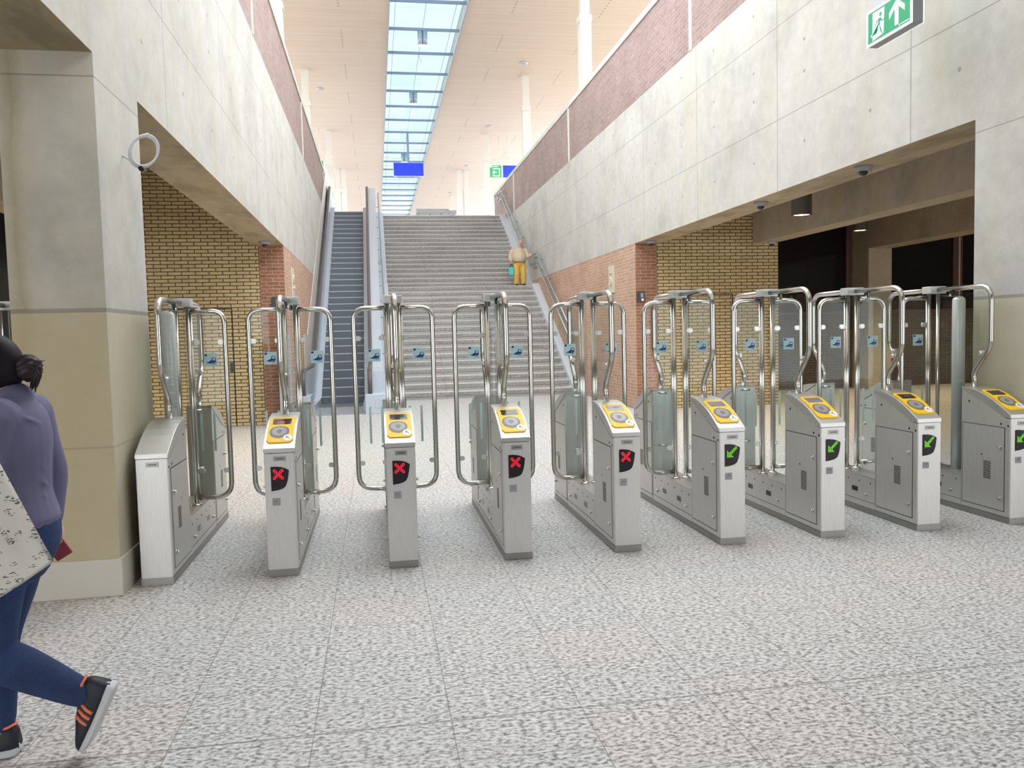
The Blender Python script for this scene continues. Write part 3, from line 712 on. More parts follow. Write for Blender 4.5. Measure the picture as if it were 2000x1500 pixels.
# ================================================================ ESCALATOR
ES, EY0, EY1 = 6.27/10.87, 19.9, 30.77     # slope, foot and head of the incline
def esc_z(y):
    return 0.0 if y < EY0 else (6.27 if y > EY1 else ES*(y - EY0))
EXL, EXR = -1.36, -0.335
esc = thing('escalator', 'grey escalator with black handrails beside the wide stone stairs', 'escalator', (0, 0, 0))
rise = 0.2; run = rise/ES
for k in range(31):
    y = EY0 - 0.1 + k*run; z = k*rise; mb = MB()
    mb.box(EXL + 0.006, EXR - 0.006, y, y + run + 0.04, max(z - 0.12, 0.0), z + rise - 0.012, 'step', 0.004)
    mb.box(EXL + 0.006, EXR - 0.006, y - 0.004, y + 0.05, z + rise - 0.024, z + rise, 'step_edge'); mb.build('step', esc)
mb = MB(); mb.box(EXL + 0.006, EXR - 0.006, 18.9, EY0 - 0.1, 0.004, 0.02, 'step'); mb.build('step', esc)
mb = MB(); mb.box(EXL - 0.1, EXR + 0.1, 16.95, 18.895, 0.001, 0.012, 'combplate').build
o = mb.build('comb_plate', esc)
mb = MB()
for k in range(16): mb.prism([(-1.42 + k*0.1, 16.72), (-1.37 + k*0.1, 16.72), (-1.33 + k*0.1, 16.84), (-1.38 + k*0.1, 16.84)], 0.0005, 0.003, 'Z', 'white')
mb.box(-1.44, 0.2, 16.70, 16.86, 0.0002, 0.001, 'edge_grey'); mb.build('striped_strip', esc)
def esc_prof(lo, hi, y0, y1):
    return [(y0, max(0, lo)), (y0, hi), (EY0, hi), (EY1, 6.27 + hi), (y1, 6.27 + hi), (y1, 6.27 + lo), (EY1, 6.27 + lo), (EY0 + 0.4, max(0, lo))]
def newel(lo, hi, yc, y1):
    r = (hi - 0.28)/2; zc = 0.28 + r
    arc = [(yc - r*math.sin(PI*k/12), zc + r*math.cos(PI*k/12)) for k in range(13)]
    return arc, r, zc
for s, xi in ((-1, EXL), (1, EXR)):
    a, b = sorted((xi + s*0.002, xi + s*0.13)); mb = MB()
    mb.prism(esc_prof(-0.4, 0.16, 17.6, 33.0), a, b, 'X', 'steel_white'); mb.build('skirt', esc)
    arc, r, zc = newel(0.28, 0.92, 17.35, 0)
    a, b = sorted((xi + s*0.131, xi + s*0.20)); mb = MB()
    mb.prism([(p[0], p[1]) for p in reversed(arc)] + [(EY0 - 0.35, 0.92), (EY0 + 0.25, 1.05), (EY1, 7.19), (33.2, 7.19), (33.2, 6.3), (EY1, 6.3), (EY0, 0.16), (17.6, 0.16)], a, b, 'X', 'steel_white' if s < 0 else 'cladding'); mb.build('balustrade', esc)
    xc = xi + s*0.165
    pts = [(xc, 18.1, 0.27)] + [(xc, p[0] - 0.02*math.sin(PI*k/12), p[1] + 0.02*math.cos(PI*k/12)) for k, p in reversed(list(enumerate(arc)))] + [(xc, EY0 - 0.35, 0.945), (xc, EY0 - 0.05, 0.985), (xc, EY0 + 0.25, 1.075), (xc, EY1 - 0.1, 7.17), (xc, EY1 + 0.2, 7.215), (xc, 33.2, 7.215)]
    mb = MB(); mb.tube(pts, 0.045, 12, 'rubber_hi', flat=0.55); mb.build('handrail', esc)
mb = MB(); mb.prism(esc_prof(-0.5, 0.88, 17.3, 33.0), EXR + 0.201, 0.128, 'X', 'steel_white', 0.01); mb.build('outer_cladding', esc)
mb = MB(); mb.box(EXR + 0.06, 0.15, 16.9, 17.7, 0, 0.42, 'steel_white', 0.015).box(EXR + 0.26, 0.02, 16.893, 16.91, 0.12, 0.30, 'steel_dark', 0.003); mb.build('newel_base', esc)
mb = MB(); mb.box(EXL - 0.28, EXL - 0.02, 16.9, 17.7, 0, 0.42, 'steel_white', 0.015); mb.build('newel_base', esc)
# light raked panel on the wall beside the escalator
mb = MB(); mb.prism([(19.0, 0), (19.0, 1.7), (EY0, 1.7), (EY1, 7.95), (33.0, 7.95), (33.0, 6.4), (EY1, 6.4), (EY0 + 0.6, 0.1), (EY0 + 0.6, 0)], XL + 0.0005, XL + 0.028, 'X', 'cladding'); struct(mb.build('trim_11'))

# ================================================================ STAIR HANDRAILS
def bracket(mb, x, y, z, xw):
    mb.tube(fillet([(x, y, z - 0.01), (x, y, z - 0.09), (xw, y, z - 0.09)], 0.03, 4), 0.010, 8, 'rail'); a, b = sorted((xw, xw - 0.012)); mb.cyl((a, y, z - 0.09), 0.035, b - a, 'rail', 'X', 12)
hr = thing('handrail', 'double steel handrail running up the right wall over both flights', 'handrail', (5.05, 20.35, 0), 0, 'handrails on the stair walls')
def rail_z(h, y):
    zl = ZL + h; sl = 0.565
    return zl - (24.95 - y)*sl if y < 24.95 else (zl if y < 26.1 else zl + (y - 26.1)*sl)
for h in (0.985, 0.675):
    pts = [(0, y - 20.35, rail_z(h, y)) for y in (20.35, 24.95, 26.1, 31.65)] + [(0, 32.6 - 20.35, rail_z(h, 31.65))]
    mb = MB(); mb.tube(fillet(pts, 0.05, 5), 0.024, 12, 'rail'); mb.build('rail', hr)
    for yy in (20.9, 22.2, 23.5, 24.7, 25.5, 26.4, 27.7, 29.0, 30.3, 31.5):
        bb = MB(); bracket(bb, 0, yy - 20.35, rail_z(h, yy), XR - 5.05); bb.build('bracket', hr)
mb = MB(); mb.tube([(0, 12.25, rail_z(0.985, 31.65)), (0, 12.25, rail_z(0.675, 31.65))], 0.024, 12, 'rail'); mb.build('end_loop', hr)
hr = thing('handrail', 'single steel handrail between the escalator cladding and the stairs', 'handrail', (0.24, 20.2, 0), 0, 'handrails on the stair walls')
pts = [(0, 0, stair_line(0.85, 20.2)), (0, YLAND - 20.2, stair_line(0.85, YLAND)), (0, 26.18 - 20.2, stair_line(0.85, 26.18)), (0, 31.6 - 20.2, stair_line(0.85, 31.6))]
mb = MB(); mb.tube(fillet(pts, 0.1, 5), 0.024, 12, 'rail'); mb.build('rail', hr)
for k in range(14):
    yy = 0.4 + k*0.83; zz = stair_line(0.85, 20.2 + yy); mb = MB(); mb.tube(fillet([(0, yy, zz), (0, yy, zz - 0.10), (-0.111, yy, zz - 0.10)], 0.03, 4), 0.011, 8, 'rail'); mb.build('bracket', hr)

# ================================================================ SIGNS
# running-man exit sign
ex = thing('exit_sign', 'green and white running-man exit sign with upward arrow, hung high by the right wall', 'exit sign', (4.6, 6.60, 4.30))
L, H2, T = 0.315, 0.155, 0.05
mb = MB(); mb.box(-T, T, -L, L, -H2, H2, 'exit_case', 0.004); mb.build('case', ex)
mb = MB(); mb.box(-0.008, 0.008, -L + 0.01, L - 0.01, H2, H2 + 0.24, 'exit_plate').box(-0.02, 0.02, -L, L, H2 + 0.24, H2 + 0.262, 'exit_case', 0.003); mb.build('hanger_plate', ex)
mb = MB(); mb.tube([(0, -0.2, H2 + 0.25), (XR - 4.6, -0.2, H2 + 0.25)], 0.018, 10, 'exit_case').tube([(0, 0.2, H2 + 0.25), (XR - 4.6, 0.2, H2 + 0.25)], 0.018, 10, 'exit_case'); mb.build('wall_arm', ex)
for s in (-1, 1):
    mb = MB(); a, b = sorted((s*T, s*(T + 0.008))); mb.box(a, b, -L - 0.004, L + 0.004, -H2 - 0.004, H2 + 0.004, 'exit_white', 0.002); fc = mb.build('sign_face', ex)
    k = s
    def fp(u, v): return (-u*k if k > 0 else -u, v)          # u to the reader's right, v up
    def Yu(u): return (-u if s < 0 else u)
    mb = MB(); o1, o2 = sorted((s*(T + 0.0078), s*(T + 0.0092))); p1, p2 = sorted((s*(T + 0.009), s*(T + 0.0104))); q1, q2 = sorted((s*(T + 0.0102), s*(T + 0.0114)))
    def poly(pts, a, b, m): mb.prism([(Yu(u), v) for u, v in pts], a, b, 'X', m)
    poly([(-0.295, -0.135), (0.295, -0.135), (0.295, 0.135), (-0.295, 0.135)], o1, o2, 'exit_green')
    poly([(-0.225, -0.125), (-0.02 - 0.045, -0.105), (-0.055, 0.118), (-0.225, 0.118)], p1, p2, 'exit_white')
    poly([(-0.25, -0.085), (-0.215, -0.085), (-0.215, -0.06), (-0.24, -0.065)], p1, p2, 'exit_white')
    # running figure
    poly([(-0.108 + 0.019*math.cos(a*PI/8), 0.072 + 0.019*math.sin(a*PI/8)) for a in range(16)], q1, q2, 'exit_green')
    poly([(-0.125, 0.045), (-0.098, 0.042), (-0.118, -0.010), (-0.150, -0.005)], q1, q2, 'exit_green')
    poly([(-0.125, 0.046), (-0.165, 0.030), (-0.195, -0.018), (-0.186, -0.022), (-0.158, 0.016), (-0.128, 0.028)], q1, q2, 'exit_green')
    poly([(-0.100, 0.044), (-0.088, 0.014), (-0.058, 0.016), (-0.058, 0.006), (-0.095, 0.004), (-0.112, 0.026)], q1, q2, 'exit_green')
    poly([(-0.118, -0.006), (-0.132, -0.004), (-0.098, -0.055), (-0.080, -0.100), (-0.092, -0.104), (-0.116, -0.056)], q1, q2, 'exit_green')
    poly([(-0.150, -0.004), (-0.128, -0.006), (-0.150, -0.060), (-0.235, -0.068), (-0.235, -0.082), (-0.162, -0.078)], q1, q2, 'exit_green')
    # upward arrow
    poly([(0.120, 0.115), (0.225, 0.030), (0.225, -0.022), (0.143, 0.046), (0.143, -0.105), (0.092, -0.105), (0.092, 0.046), (0.015, -0.022), (0.015, 0.030)], p1, p2, 'exit_white')
    mb.build('pictogram', fc)
    mb = MB(); poly([(0.150, -0.125), (0.163, -0.125), (0.163, -0.113), (0.150, -0.113)], p1, p2, 'exit_white')
    for i in range(9): poly([(0.175 + i*0.0125, -0.122), (0.184 + i*0.0125, -0.122), (0.184 + i*0.0125, -0.114), (0.175 + i*0.0125, -0.114)], p1, p2, 'exit_white')
    mb.build('small_print', fc)

bs = thing('hanging_display', 'blank bright blue display hung from the skylight above the stairs', 'display board', (1.74, 38.21, 9.66))
mb = MB(); mb.box(-0.70, 0.70, -0.08, 0.08, -0.63, 0.0, 'white', 0.004); mb.build('case', bs)
mb = MB(); mb.box(-0.69, 0.69, -0.09, -0.078, -0.615, -0.015, 'sign_blue'); mb.build('screen', bs)
mb = MB(); mb.box(-0.05, 0.05, -0.04, 0.04, 0.0, 1.345, 'transom'); mb.build('pole', bs)
mb = MB(); mb.box(-0.55, 0.22, -0.07, 0.07, -0.69, -0.632, 'dome', 0.006); mb.build('sensor_bar', bs)

def sign_board(name, label, x0, x1, z0, z1, y, m, cat):
    r = thing(name, label, cat, ((x0 + x1)/2, y, z0)); hw = (x1 - x0)/2; h = z1 - z0
    mb = MB(); mb.box(-hw, hw, -0.05, 0.05, 0, h, 'white', 0.004); mb.build('case', r)
    mb = MB(); mb.box(-hw + 0.012, hw - 0.012, -0.058, -0.048, 0.012, h - 0.012, m); mb.build('sign_face', r)
    mb = MB()
    for s in (-1, 1): mb.tube([(s*hw*0.6, 0, h), (s*hw*0.6, 0, ZC - z0)], 0.012, 8, 'column')
    mb.build('hanger', r); return r, hw, h
g, hw, h = sign_board('exit_direction_sign', 'square green sign with white left arrow in a bracket, beyond the right brick parapet', 5.56, 6.14, 9.02, 9.61, 38.3, 'sign_green', 'sign')
mb = MB(); Ya, Yb = -0.0605, -0.0575
mb.box(-0.05, 0.20, Ya, Yb, 0.40, 0.44, 'exit_white').box(0.16, 0.20, Ya, Yb, 0.08, 0.40, 'exit_white').box(-0.15, 0.20, Ya, Yb, 0.06, 0.10, 'exit_white').box(-0.15, -0.11, Ya, Yb, 0.10, 0.15, 'exit_white').box(-0.15, -0.05, Ya, Yb, 0.40, 0.44, 'exit_white')
mb.box(-0.10, 0.06, Ya, Yb, 0.235, 0.275, 'exit_white').prism([(-0.17, 0.255), (-0.06, 0.35), (-0.06, 0.30), (-0.10, 0.255), (-0.06, 0.21), (-0.06, 0.16)], Ya, Yb, 'Y', 'exit_white')
mb.box(-0.26, -0.17, Ya, Yb, 0.48, 0.56, 'exit_white'); mb.build('pictogram', g)
mb = MB()
for i in range(6): mb.box(-0.13 + i*0.042, -0.10 + i*0.042, Ya, Yb, 0.505, 0.535, 'exit_white')
mb.build('small_print', g)
sign_board('direction_board', 'blank blue board beside the green arrow sign, beyond the right brick parapet', 6.19, 7.4, 9.02, 9.61, 38.3, 'sign_blue', 'sign')
gl = thing('exit_direction_sign', 'green sign seen edge-on above the left brick parapet', 'sign', (-2.13, 37.4, 8.9))
mb = MB(); mb.box(-0.42, 0.12, -0.05, 0.05, 0, 0.62, 'white', 0.004); mb.build('case', gl)
mb = MB(); mb.box(-0.42, 0.05, -0.058, -0.048, 0.0, 0.62, 'sign_green'); mb.build('sign_face', gl)
mb = MB(); mb.tube([(-0.1, 0, 0.62), (-0.1, 0, ZC - 8.9)], 0.012, 8, 'column'); mb.build('hanger', gl)

# numbered stone plates let into the brick
for X, s, lab, yc in ((XR, -1, 'pale stone plate with raised numeral 5 on the right brick wall', 17.22), (XL, 1, 'pale stone plate with raised numeral 5 on the left brick wall, beside the escalator', 16.97)):
    r = thing('number_plaque', lab, 'number plate', (X, yc, 2.745), 0, 'platform number plaques')
    mb = MB(); a, b = sorted((s*-0.003, s*0.022)); mb.box(a, b, -0.21, 0.21, -0.30, 0.30, 'num_plate', 0.006); mb.build('stone_plate', r)
    t = link(text_mesh('5', 0.62, 'num_plate', 0.02), 'numeral', r, (s*0.03, 0, -0.01)); t.rotation_euler = (PI/2, 0, s*PI/2); t.scale = (0.62, 0.72, 1)

# ================================================================ SMALL FITTINGS
def dome(x, y, z, label):
    r = thing('dome_camera', label, 'security camera', (x, y, z), 0, 'dome cameras under the beams')
    mb = MB(); mb.lathe((0, 0, -0.045), [(0.05, -0.012), (0.085, 0.0), (0.10, 0.03), (0.10, 0.045)], 'dome'); mb.build('housing', r)
    mb = MB(); mb.lathe((0, 0, -0.105), [(0.008, 0), (0.03, 0.008), (0.046, 0.028), (0.05, 0.05)], 'dome_dark'); mb.build('bubble', r)
dome(5.36, 8.22, 3.35, 'grey dome camera under the right concrete beam, nearest the end gate')
dome(5.36, 10.62, 3.35, 'grey dome camera midway along the underside of the right concrete beam')
dome(5.37, 15.2, 3.35, 'grey dome camera under the right beam just before the red brick pier')
dome(7.9, 15.2, 3.33, 'grey dome camera under the inner beam against the yellow brick wall')
dome(-1.91, 14.95, 3.35, 'grey dome camera under the left beam above the red brick pier')

def downlight(x, y, zb, ztop, label, r=0.16, e=70, group='downlights in the side passages'):
    root = thing('downlight', label, 'ceiling lamp', (x, y, ztop), 0, group); h = ztop - zb
    mb = MB(); mb.lathe((0, 0, -h), [(r - 0.012, 0.03), (r - 0.004, 0.0), (r, 0.0), (r, h)], 'lamp_body'); mb.build('housing', root)
    mb = MB(); mb.cyl((0, 0, -h + 0.02), r - 0.02, 0.008, 'lamp_lens', 'Z', 24); mb.build('lens', root)
    ld = bpy.data.lights.new('lamp_light', 'SPOT'); ld.energy = e; ld.color = (1.0, 0.76, 0.45); ld.spot_size = math.radians(125); ld.spot_blend = 0.6; ld.shadow_soft_size = 0.08
    lo = bpy.data.objects.new('lamp_light', ld); C.objects.link(lo); lo.parent = root; lo.location = (0, 0, -h - 0.03)
downlight(6.95, 12.35, 3.42, 4.95, 'brown cylinder lamp glowing between the right beam and the inner beam')
downlight(10.3, 15.9, 3.62, 4.95, 'brown cylinder lamp glowing beyond the inner beam, by the dark glazing')
downlight(14.2, 16.5, 3.62, 4.95, 'cylinder lamp deep in the right passage, half hidden by the far pier', e=60)
downlight(-5.25, 12.2, 3.45, 4.95, 'cylinder lamp glimpsed left of the concrete column', e=60)
downlight(-3.3, 10.6, 3.5, 4.95, 'cylinder lamp over the yellow wall, hidden behind the left beam', e=40)

def pendant(y, label):
    root = thing('skylight_lamp', label, 'ceiling lamp', (1.72, y, ZC), 0, 'twin lamps hung under the skylight')
    mb = MB()
    for s in (-1, 1): mb.cyl((s*0.075, 0, -0.42), 0.078, 0.42, 'pend_body', 'Z', 18)
    mb.build('housing', root)
    mb = MB()
    for s in (-1, 1): mb.cyl((s*0.075, 0, -0.445), 0.066, 0.03, 'pend_lens', 'Z', 18)
    mb.build('lens', root)
pendant(25.55, 'grey twin lamp under the skylight, topmost and largest of them')
pendant(31.88, 'grey twin lamp under the skylight, second of them towards the platform')
pendant(42.43, 'small pale twin lamp under the skylight, just behind the blue display pole')
mb = MB(); mb.tube([(1.72, 27.66, 11.0), (1.74, 27.6, 10.86), (1.80, 27.5, 10.72)], 0.008, 6, 'dome'); tag(mb.build('loose_wire'), 'thin loose wire dangling from a skylight bar between two lamps', 'wire')

for x, y, lab in ((5.38, 28.05, 'small round ceiling detector nearest the tall right columns'), (5.36, 36.57, 'small round ceiling detector above the second right column'), (5.28, 45.07, 'small round ceiling detector above the paired columns'), (5.14, 53.55, 'small round ceiling detector farthest along the ceiling'), (-1.78, 31.63, 'small round ceiling detector beside the left columns')):
    r = thing('ceiling_detector', lab, 'smoke detector', (x, y, ZC), 0, 'round detectors on the slatted ceiling')
    mb = MB(); mb.lathe((0, 0, -0.06), [(0.07, 0), (0.13, 0.02), (0.14, 0.06)], 'exit_plate'); mb.build('housing', r)

def intercom(x, y, z, lab, w_=0.075, h_=0.10, white=True):
    r = thing('intercom_box', lab, 'intercom', (x, y, z)); mb = MB(); mb.box(-w_, w_, -0.045, 0.0, -h_, h_, 'intercom', 0.006); mb.build('housing', r)
    if white:
        mb = MB(); mb.box(0.01, 0.055, -0.062, -0.046, -h_ + 0.01, -h_ + 0.06, 'white', 0.004); mb.build('button', r)
        mb = MB(); mb.box(-0.005, 0.05, -0.052, -0.045, -0.02, 0.07, 'dome', 0.003); mb.build('speaker', r)
intercom(5.265, YF, 2.285, 'dark green intercom box with white button on the right red brick pier')
intercom(-1.83, YF, 2.285, 'dark green intercom box with white button on the left red brick pier')
intercom(-2.66, YF, 1.1, 'small black card reader on the left yellow wall door edge', 0.035, 0.09, False)
intercom(6.22, YF, 1.1, 'small black card reader on the right yellow wall door edge', 0.045, 0.09, False)

# coil of cable left hanging from the left wall
cc = thing('cable_coil', 'grey coil of spare cable sticking out of the left concrete wall', 'cable', (XL, 5.87, 2.865))
pts = []
for k in range(73):
    a = 2*PI*k/24; pts.append((0.185 + 0.012*(k/73 - 0.5) + 0.070*math.sin(a) + 0.028*math.cos(a), -0.17 + 0.06*math.sin(a), 0.100*math.cos(a) - 0.005 + 0.006*(k//24 - 1)))
mb = MB(); mb.tube(pts, 0.0075, 8, 'cable'); mb.build('loops', cc)
mb = MB(); mb.tube(fillet([(0.0, 0, 0.0), (0.05, -0.03, -0.03), (0.12, -0.10, -0.09), (0.17, -0.17, -0.125)], 0.05, 4), 0.0065, 8, 'cable'); mb.build('lead', cc)
mb = MB(); mb.tube([(0.168, -0.21, -0.125), (0.17, -0.14, -0.128)], 0.016, 10, 'black'); mb.build('tie', cc)

# free-standing grey door post with a panel at the left pier, platform shelter far off
mb = MB(); mb.box(-1.80, -1.60, YF - 0.32, YF - 0.03, 0.0, 1.72, 'edge_grey', 0.008); pk = mb.build('service_post'); tag(pk, 'grey upright service post before the left red brick pier', 'post')
sh = thing('platform_shelter', 'low grey canopy seen over the top step on the platform', 'shelter', (3.7, 48.0, 6.27))
mb = MB(); mb.box(-1.17, 0.75, -0.5, 0.5, 2.50, 2.73, 'dome', 0.02).box(0.75, 1.17, -0.5, 0.5, 2.44, 2.64, 'dome', 0.02); mb.build('canopy', sh)
for x in (-1.0, -0.35, 0.3, 1.0):
    mb = MB(); mb.box(x - 0.04, x + 0.04, -0.04, 0.04, 0, 2.5, 'dome'); mb.build('post', sh)

# ================================================================ PEOPLE
def grow(mb, nodes, edges, m, sub=2):
    """nodes: name -> (x, y, z, rx, ry); edges: pairs. Skin + subdivision, merged into mb."""
    names = list(nodes); me = bpy.data.meshes.new('limb')
    me.from_pydata([nodes[n][:3] for n in names], [(names.index(a), names.index(b)) for a, b in edges], [])
    o = bpy.data.objects.new('limb', me); C.objects.link(o)
    o.modifiers.new('skin', 'SKIN').use_smooth_shade = True
    for i, n in enumerate(names):
        sv = me.skin_vertices[0].data[i]; r = nodes[n][3:]; sv.radius = (r[0], r[1] if len(r) > 1 else r[0]); sv.use_root = (i == 0)
    if sub: o.modifiers.new('sub', 'SUBSURF').levels = sub
    bpy.context.view_layer.update(); dg = bpy.context.evaluated_depsgraph_get()
    em = bpy.data.meshes.new_from_object(o.evaluated_get(dg)); n0 = len(mb.bm.faces)
    mb.bm.from_mesh(em); mb.bm.faces.ensure_lookup_table(); mb._fin(mb.bm.faces[n0:], m, True)
    bpy.data.objects.remove(o); bpy.data.meshes.remove(em); return mb
def head_geo(mb, c, R, h=0.23, m='skin', ears=True):
    """A head with brow, nose, lips, chin and ears; R turns it, face along -Y, c = centre."""
    bm = mb.bm; n0 = len(bm.faces)
    r = bmesh.ops.create_uvsphere(bm, u_segments=40, v_segments=28, radius=1.0)
    k = h/0.23
    def g(d, ax, az, s): return math.exp(-((math.atan2(d.x, -d.y) - ax)**2 + (d.z - az)**2)/(2*s*s))
    for v in r['verts']:
        d = v.co.copy(); x, y, z = d.x*0.076, d.y*0.098, d.z*0.118
        if d.z < -0.1:
            t = (-0.1 - d.z)/0.9; x *= 1 - 0.34*t; y *= 1 - 0.10*t
            if d.y > 0: y *= 1 - 0.45*t
        f = max(0, -d.y)
        y -= f*(0.024*g(d, 0, -0.14, 0.10) + 0.012*g(d, 0, 0.02, 0.10) + 0.008*g(d, 0, -0.48, 0.16) + 0.012*g(d, 0, -0.78, 0.16) + 0.006*g(d, 0, 0.28, 0.30))
        y += f*(0.010*g(d, 0.36, 0.06, 0.12) + 0.010*g(d, -0.36, 0.06, 0.12) + 0.004*g(d, 0, -0.40, 0.05))
        v.co = Vector(c) + R @ (Vector((x, y, z))*k)
    fs = list({f for v in r['verts'] for f in v.link_faces}); mb._fin(fs, m, True)
    for s in (-1, 1):
        if ears:
            M4 = Matrix.Translation(Vector(c) + R @ (Vector((s*0.077, 0.012, -0.005))*k)) @ R.to_4x4() @ Matrix.Diagonal((0.010*k, 0.020*k, 0.032*k, 1))
            q = bmesh.ops.create_icosphere(bm, subdivisions=2, radius=1.0, matrix=M4); mb._fin(list({f for v in q['verts'] for f in v.link_faces}), m, True)
    return mb
def eyes(c, R, h, par):
    k = h/0.23
    for s in (-1, 1):
        mb = MB(); mb.ell(Vector(c) + R @ (Vector((s*0.030, -0.083, 0.008))*k), 0.012*k, 0.009*k, 0.007*k, 'eye', 2); mb.build('eye', par)
def hand_geo(mb, wrist, d, palm_n, m='skin', curl=0.5, sc=1.0, thumb=1):
    """wrist point, d = direction of the fingers, palm_n = way the palm faces."""
    d = Vector(d).normalized(); nrm = (Vector(palm_n) - d*Vector(palm_n).dot(d)).normalized(); side = d.cross(nrm)*thumb; w = Vector(wrist)
    P = lambda a, b, c: tuple(w + (d*a + side*b + nrm*c)*sc)
    nodes = {'w': (*P(0, 0, 0), 0.024*sc, 0.018*sc), 'p1': (*P(0.035, 0, 0), 0.036*sc, 0.016*sc), 'p2': (*P(0.075, 0, 0), 0.038*sc, 0.013*sc)}
    grow(mb, nodes, [('w', 'p1'), ('p1', 'p2')], m)
    for i, ln in enumerate((0.070, 0.078, 0.072, 0.056)):
        b = 0.029 - i*0.0195; a = 0.078 - abs(i - 1.3)*0.004; pts = [(0.06, b*0.9, 0)]; ang = 0.12; aa, cc_ = a, 0.0
        pts.append((aa, b, 0))
        for f in (0.45, 0.30, 0.25):
            ang += curl*0.75; aa += ln*f*math.cos(ang); cc_ += ln*f*math.sin(ang); pts.append((aa, b*1.02, cc_))
        nd = {str(q): (*P(*p), (0.0092 - 0.0008*q)*sc, (0.0092 - 0.0008*q)*sc) for q, p in enumerate(pts)}
        grow(mb, nd, [(str(q), str(q + 1)) for q in range(len(pts) - 1)], m)
    nd = {'0': (*P(0.018, 0.020, 0.004), 0.014*sc, 0.014*sc), '1': (*P(0.045, 0.046, 0.014), 0.011*sc, 0.011*sc), '2': (*P(0.070, 0.056, 0.026 + 0.01*curl), 0.0095*sc, 0.0095*sc), '3': (*P(0.088, 0.054, 0.036 + 0.02*curl), 0.008*sc, 0.008*sc)}
    grow(mb, nd, [('0', '1'), ('1', '2'), ('2', '3')], m); return mb
def fuse(mb, name, parent, vox):
    me = bpy.data.meshes.new(name); mb.bm.to_mesh(me); mb.bm.free()
    o = bpy.data.objects.new(name, me); C.objects.link(o)
    md = o.modifiers.new('r', 'REMESH'); md.mode = 'VOXEL'; md.voxel_size = vox; md.use_smooth_shade = True
    sm = o.modifiers.new('s', 'SMOOTH'); sm.iterations = 3; sm.factor = 0.5
    bpy.context.view_layer.update(); em = bpy.data.meshes.new_from_object(o.evaluated_get(bpy.context.evaluated_depsgraph_get()))
    bpy.data.objects.remove(o); em.materials.clear(); em.materials.append(M[mb.mats[0]])
    for p in em.polygons: p.material_index = 0
    return link(em, name, parent)
def shoe(par, heel, toe, up, stripes=True, L=None, name='shoe', upper='shoe', sole='sole'):
    """heel / toe: points on the sole's underside; up: the way the ankle goes."""
    h = Vector(heel); f = (Vector(toe) - h); L = f.length; f.normalize(); u = (Vector(up) - f*Vector(up).dot(f)).normalized(); r = f.cross(u)
    W = lambda a, b, c: h + f*(a*L) + r*b + u*c
    def ring(a, wd, z): return a, wd, z
    prof = [(0.0, 0.022), (0.06, 0.034), (0.2, 0.037), (0.4, 0.036), (0.58, 0.044), (0.74, 0.048), (0.88, 0.040), (0.97, 0.022), (1.0, 0.006)]
    def loft(z0s, z1s, grow_, m, nm, parent):
        mb = MB(); rings = []
        for (a, wd), z0, z1 in zip(prof, z0s, z1s):
            wd += grow_; rings.append([mb.bm.verts.new(W(a, b*wd, z0 + (z1 - z0)*c)) for b, c in ((-1, 0), (-1.03, 0.45), (-0.72, 0.9), (0, 1.06), (0.72, 0.9), (1.03, 0.45), (1, 0), (0, -0.0))])
        fs = []
        for p, q in zip(rings, rings[1:]):
            for i in range(8): fs.append(mb.bm.faces.new((p[i], p[(i+1) % 8], q[(i+1) % 8], q[i])))
        fs += [mb.bm.faces.new(rings[0]), mb.bm.faces.new(list(reversed(rings[-1])))]; bmesh.ops.recalc_face_normals(mb.bm, faces=fs)
        bmesh.ops.subdivide_edges(mb.bm, edges=mb.bm.edges[:], cuts=1, smooth=0.6, use_grid_fill=True); mb._fin(mb.bm.faces[:], m, True); return mb.build(nm, parent)
    s = loft([0.022]*9, [0.095, 0.110, 0.108, 0.100, 0.085, 0.066, 0.052, 0.040, 0.030], -0.002, upper, name, par)
    loft([0.006, 0.002, 0.0, 0.0, 0.0, 0.0, 0.004, 0.012, 0.020], [0.040, 0.040, 0.036, 0.032, 0.030, 0.030, 0.030, 0.030, 0.030], 0.004, sole, 'sole', s)
    if stripes:
        for sd in (-1, 1):
            for k in range(3):
                mb = MB(); a = 0.40 + k*0.085; mb.tube([W(a, sd*0.041, 0.036), W(a - 0.02, sd*0.039, 0.062), W(a - 0.05, sd*0.026, 0.088)], 0.0065, 8, 'orange', flat=1); mb.build('stripe', s)
        mb = MB(); mb.tube([W(0.02, 0, 0.118), W(0.10, 0.030, 0.116), W(0.28, 0.034, 0.112), W(0.36, 0.0, 0.112), W(0.28, -0.034, 0.112), W(0.10, -0.030, 0.116)], 0.006, 8, 'orange', closed=True); mb.build('collar', s)
    return s

